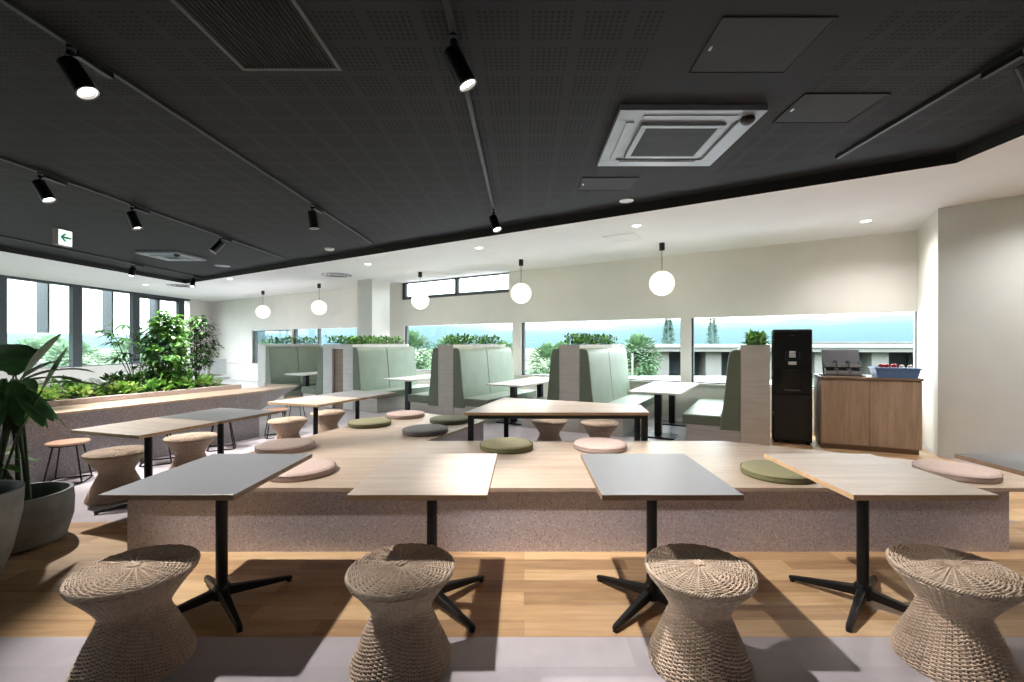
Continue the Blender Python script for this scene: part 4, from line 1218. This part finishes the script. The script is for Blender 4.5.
house(-5, 44, 5, 4, 2.4, 'bld', 'low pale shed outside behind the narrow partition', .1)
house(62, 84, 22, 8, 5.6, 'bld', 'long white building outside above the blue crate', -.3)
house(-52, 42, 9, 6, 3.6, 'bld', 'low white building outside the tall left windows', .7)
house(-78, 50, 14, 8, 4.5, 'conc', 'grey building outside the tall left windows, farther off', .7)
b = MB(); b.tube([(0, 0, 0), (0, 0, 4.6)], .09, 8); o = b.build('light_pole', M['bld'], None, loc=(10.6, 44, GZ)); tag(o, 'thin white pole outside before the round leafy tree', 'pole')
# pale car outside
t = empty('parked_car', (9.5, 42.5, GZ), .2, 'pale small car parked outside on the grass', 'car')
b = MB(); b.box(-1.4, 1.4, -.7, .7, .25, .8); bd = b.build('body', M['bld'], t, bevel=.12)
b = MB(); b.add([(-.9, -.62, .8), (.9, -.62, .8), (.6, -.55, 1.3), (-.6, -.55, 1.3), (-.9, .62, .8), (.9, .62, .8), (.6, .55, 1.3), (-.6, .55, 1.3)], [(0, 1, 2, 3), (7, 6, 5, 4), (3, 2, 6, 7), (0, 3, 7, 4), (1, 5, 6, 2)]); b.build('cabin', M['teal'], t)
for sx in (-.85, .85):
    for sy in (-.7, .7):
        b = MB(); b.lathe([(.28, -.08), (.28, .08)], 14); b.xf(Matrix.Translation((sx, sy, .28)) @ Matrix.Rotation(PI / 2, 4, 'X')); b.build('wheel', M['blackm'], t)

# ------------------------------------------------------------------ sky
w = bpy.data.worlds.new('sky'); sc.world = w; w.use_nodes = True
nt = w.node_tree; nt.nodes.clear()
o = nt.nodes.new('ShaderNodeOutputWorld'); bg = nt.nodes.new('ShaderNodeBackground'); nt.links.new(bg.outputs[0], o.inputs[0])
tc = nt.nodes.new('ShaderNodeTexCoord'); mp = nt.nodes.new('ShaderNodeMapping'); mp.inputs['Scale'].default_value = (1.5, 1.5, 6)
nt.links.new(tc.outputs['Generated'], mp.inputs[0])
nz = nt.nodes.new('ShaderNodeTexNoise'); nz.inputs['Scale'].default_value = 2.2; nz.inputs['Detail'].default_value = 6
nt.links.new(mp.outputs[0], nz.inputs['Vector'])
cr = nt.nodes.new('ShaderNodeValToRGB'); e = cr.color_ramp.elements
e[0].position = .38; e[0].color = (.80, .94, 1.0, 1); e[1].position = .62; e[1].color = (1, 1, 1, 1)
nt.links.new(nz.outputs[0], cr.inputs[0]); nt.links.new(cr.outputs[0], bg.inputs[0])
sx = nt.nodes.new('ShaderNodeSeparateXYZ'); nt.links.new(tc.outputs['Generated'], sx.inputs[0])
mr = nt.nodes.new('ShaderNodeMapRange'); nt.links.new(sx.outputs[2], mr.inputs[0])
mr.inputs[1].default_value = .1; mr.inputs[2].default_value = .4; mr.inputs[3].default_value = 3.2; mr.inputs[4].default_value = 9.0
nt.links.new(mr.outputs[0], bg.inputs[1])

# ------------------------------------------------------------------ camera
cam = bpy.data.cameras.new('camera'); co = bpy.data.objects.new('camera', cam); COL.objects.link(co)
co.location = (0, 0, 1.44); co.rotation_euler = (PI / 2, 0, 0)
cam.sensor_width = 36; cam.lens = 36 * 450 / 1024; cam.shift_x = -12 / 1024; cam.shift_y = 2 / 1024
cam.clip_start = .05; cam.clip_end = 4000
sc.camera = co
sc.view_settings.view_transform = 'Standard'; sc.view_settings.look = 'None'
sc.view_settings.exposure = .8; sc.view_settings.gamma = 1; sc.view_settings.use_curve_mapping = False
sc.cycles.max_bounces = 10; sc.cycles.diffuse_bounces = 6; sc.cycles.transparent_max_bounces = 12
sc.cycles.sample_clamp_indirect = 6
sc.cycles.caustics_reflective = False; sc.cycles.caustics_refractive = False
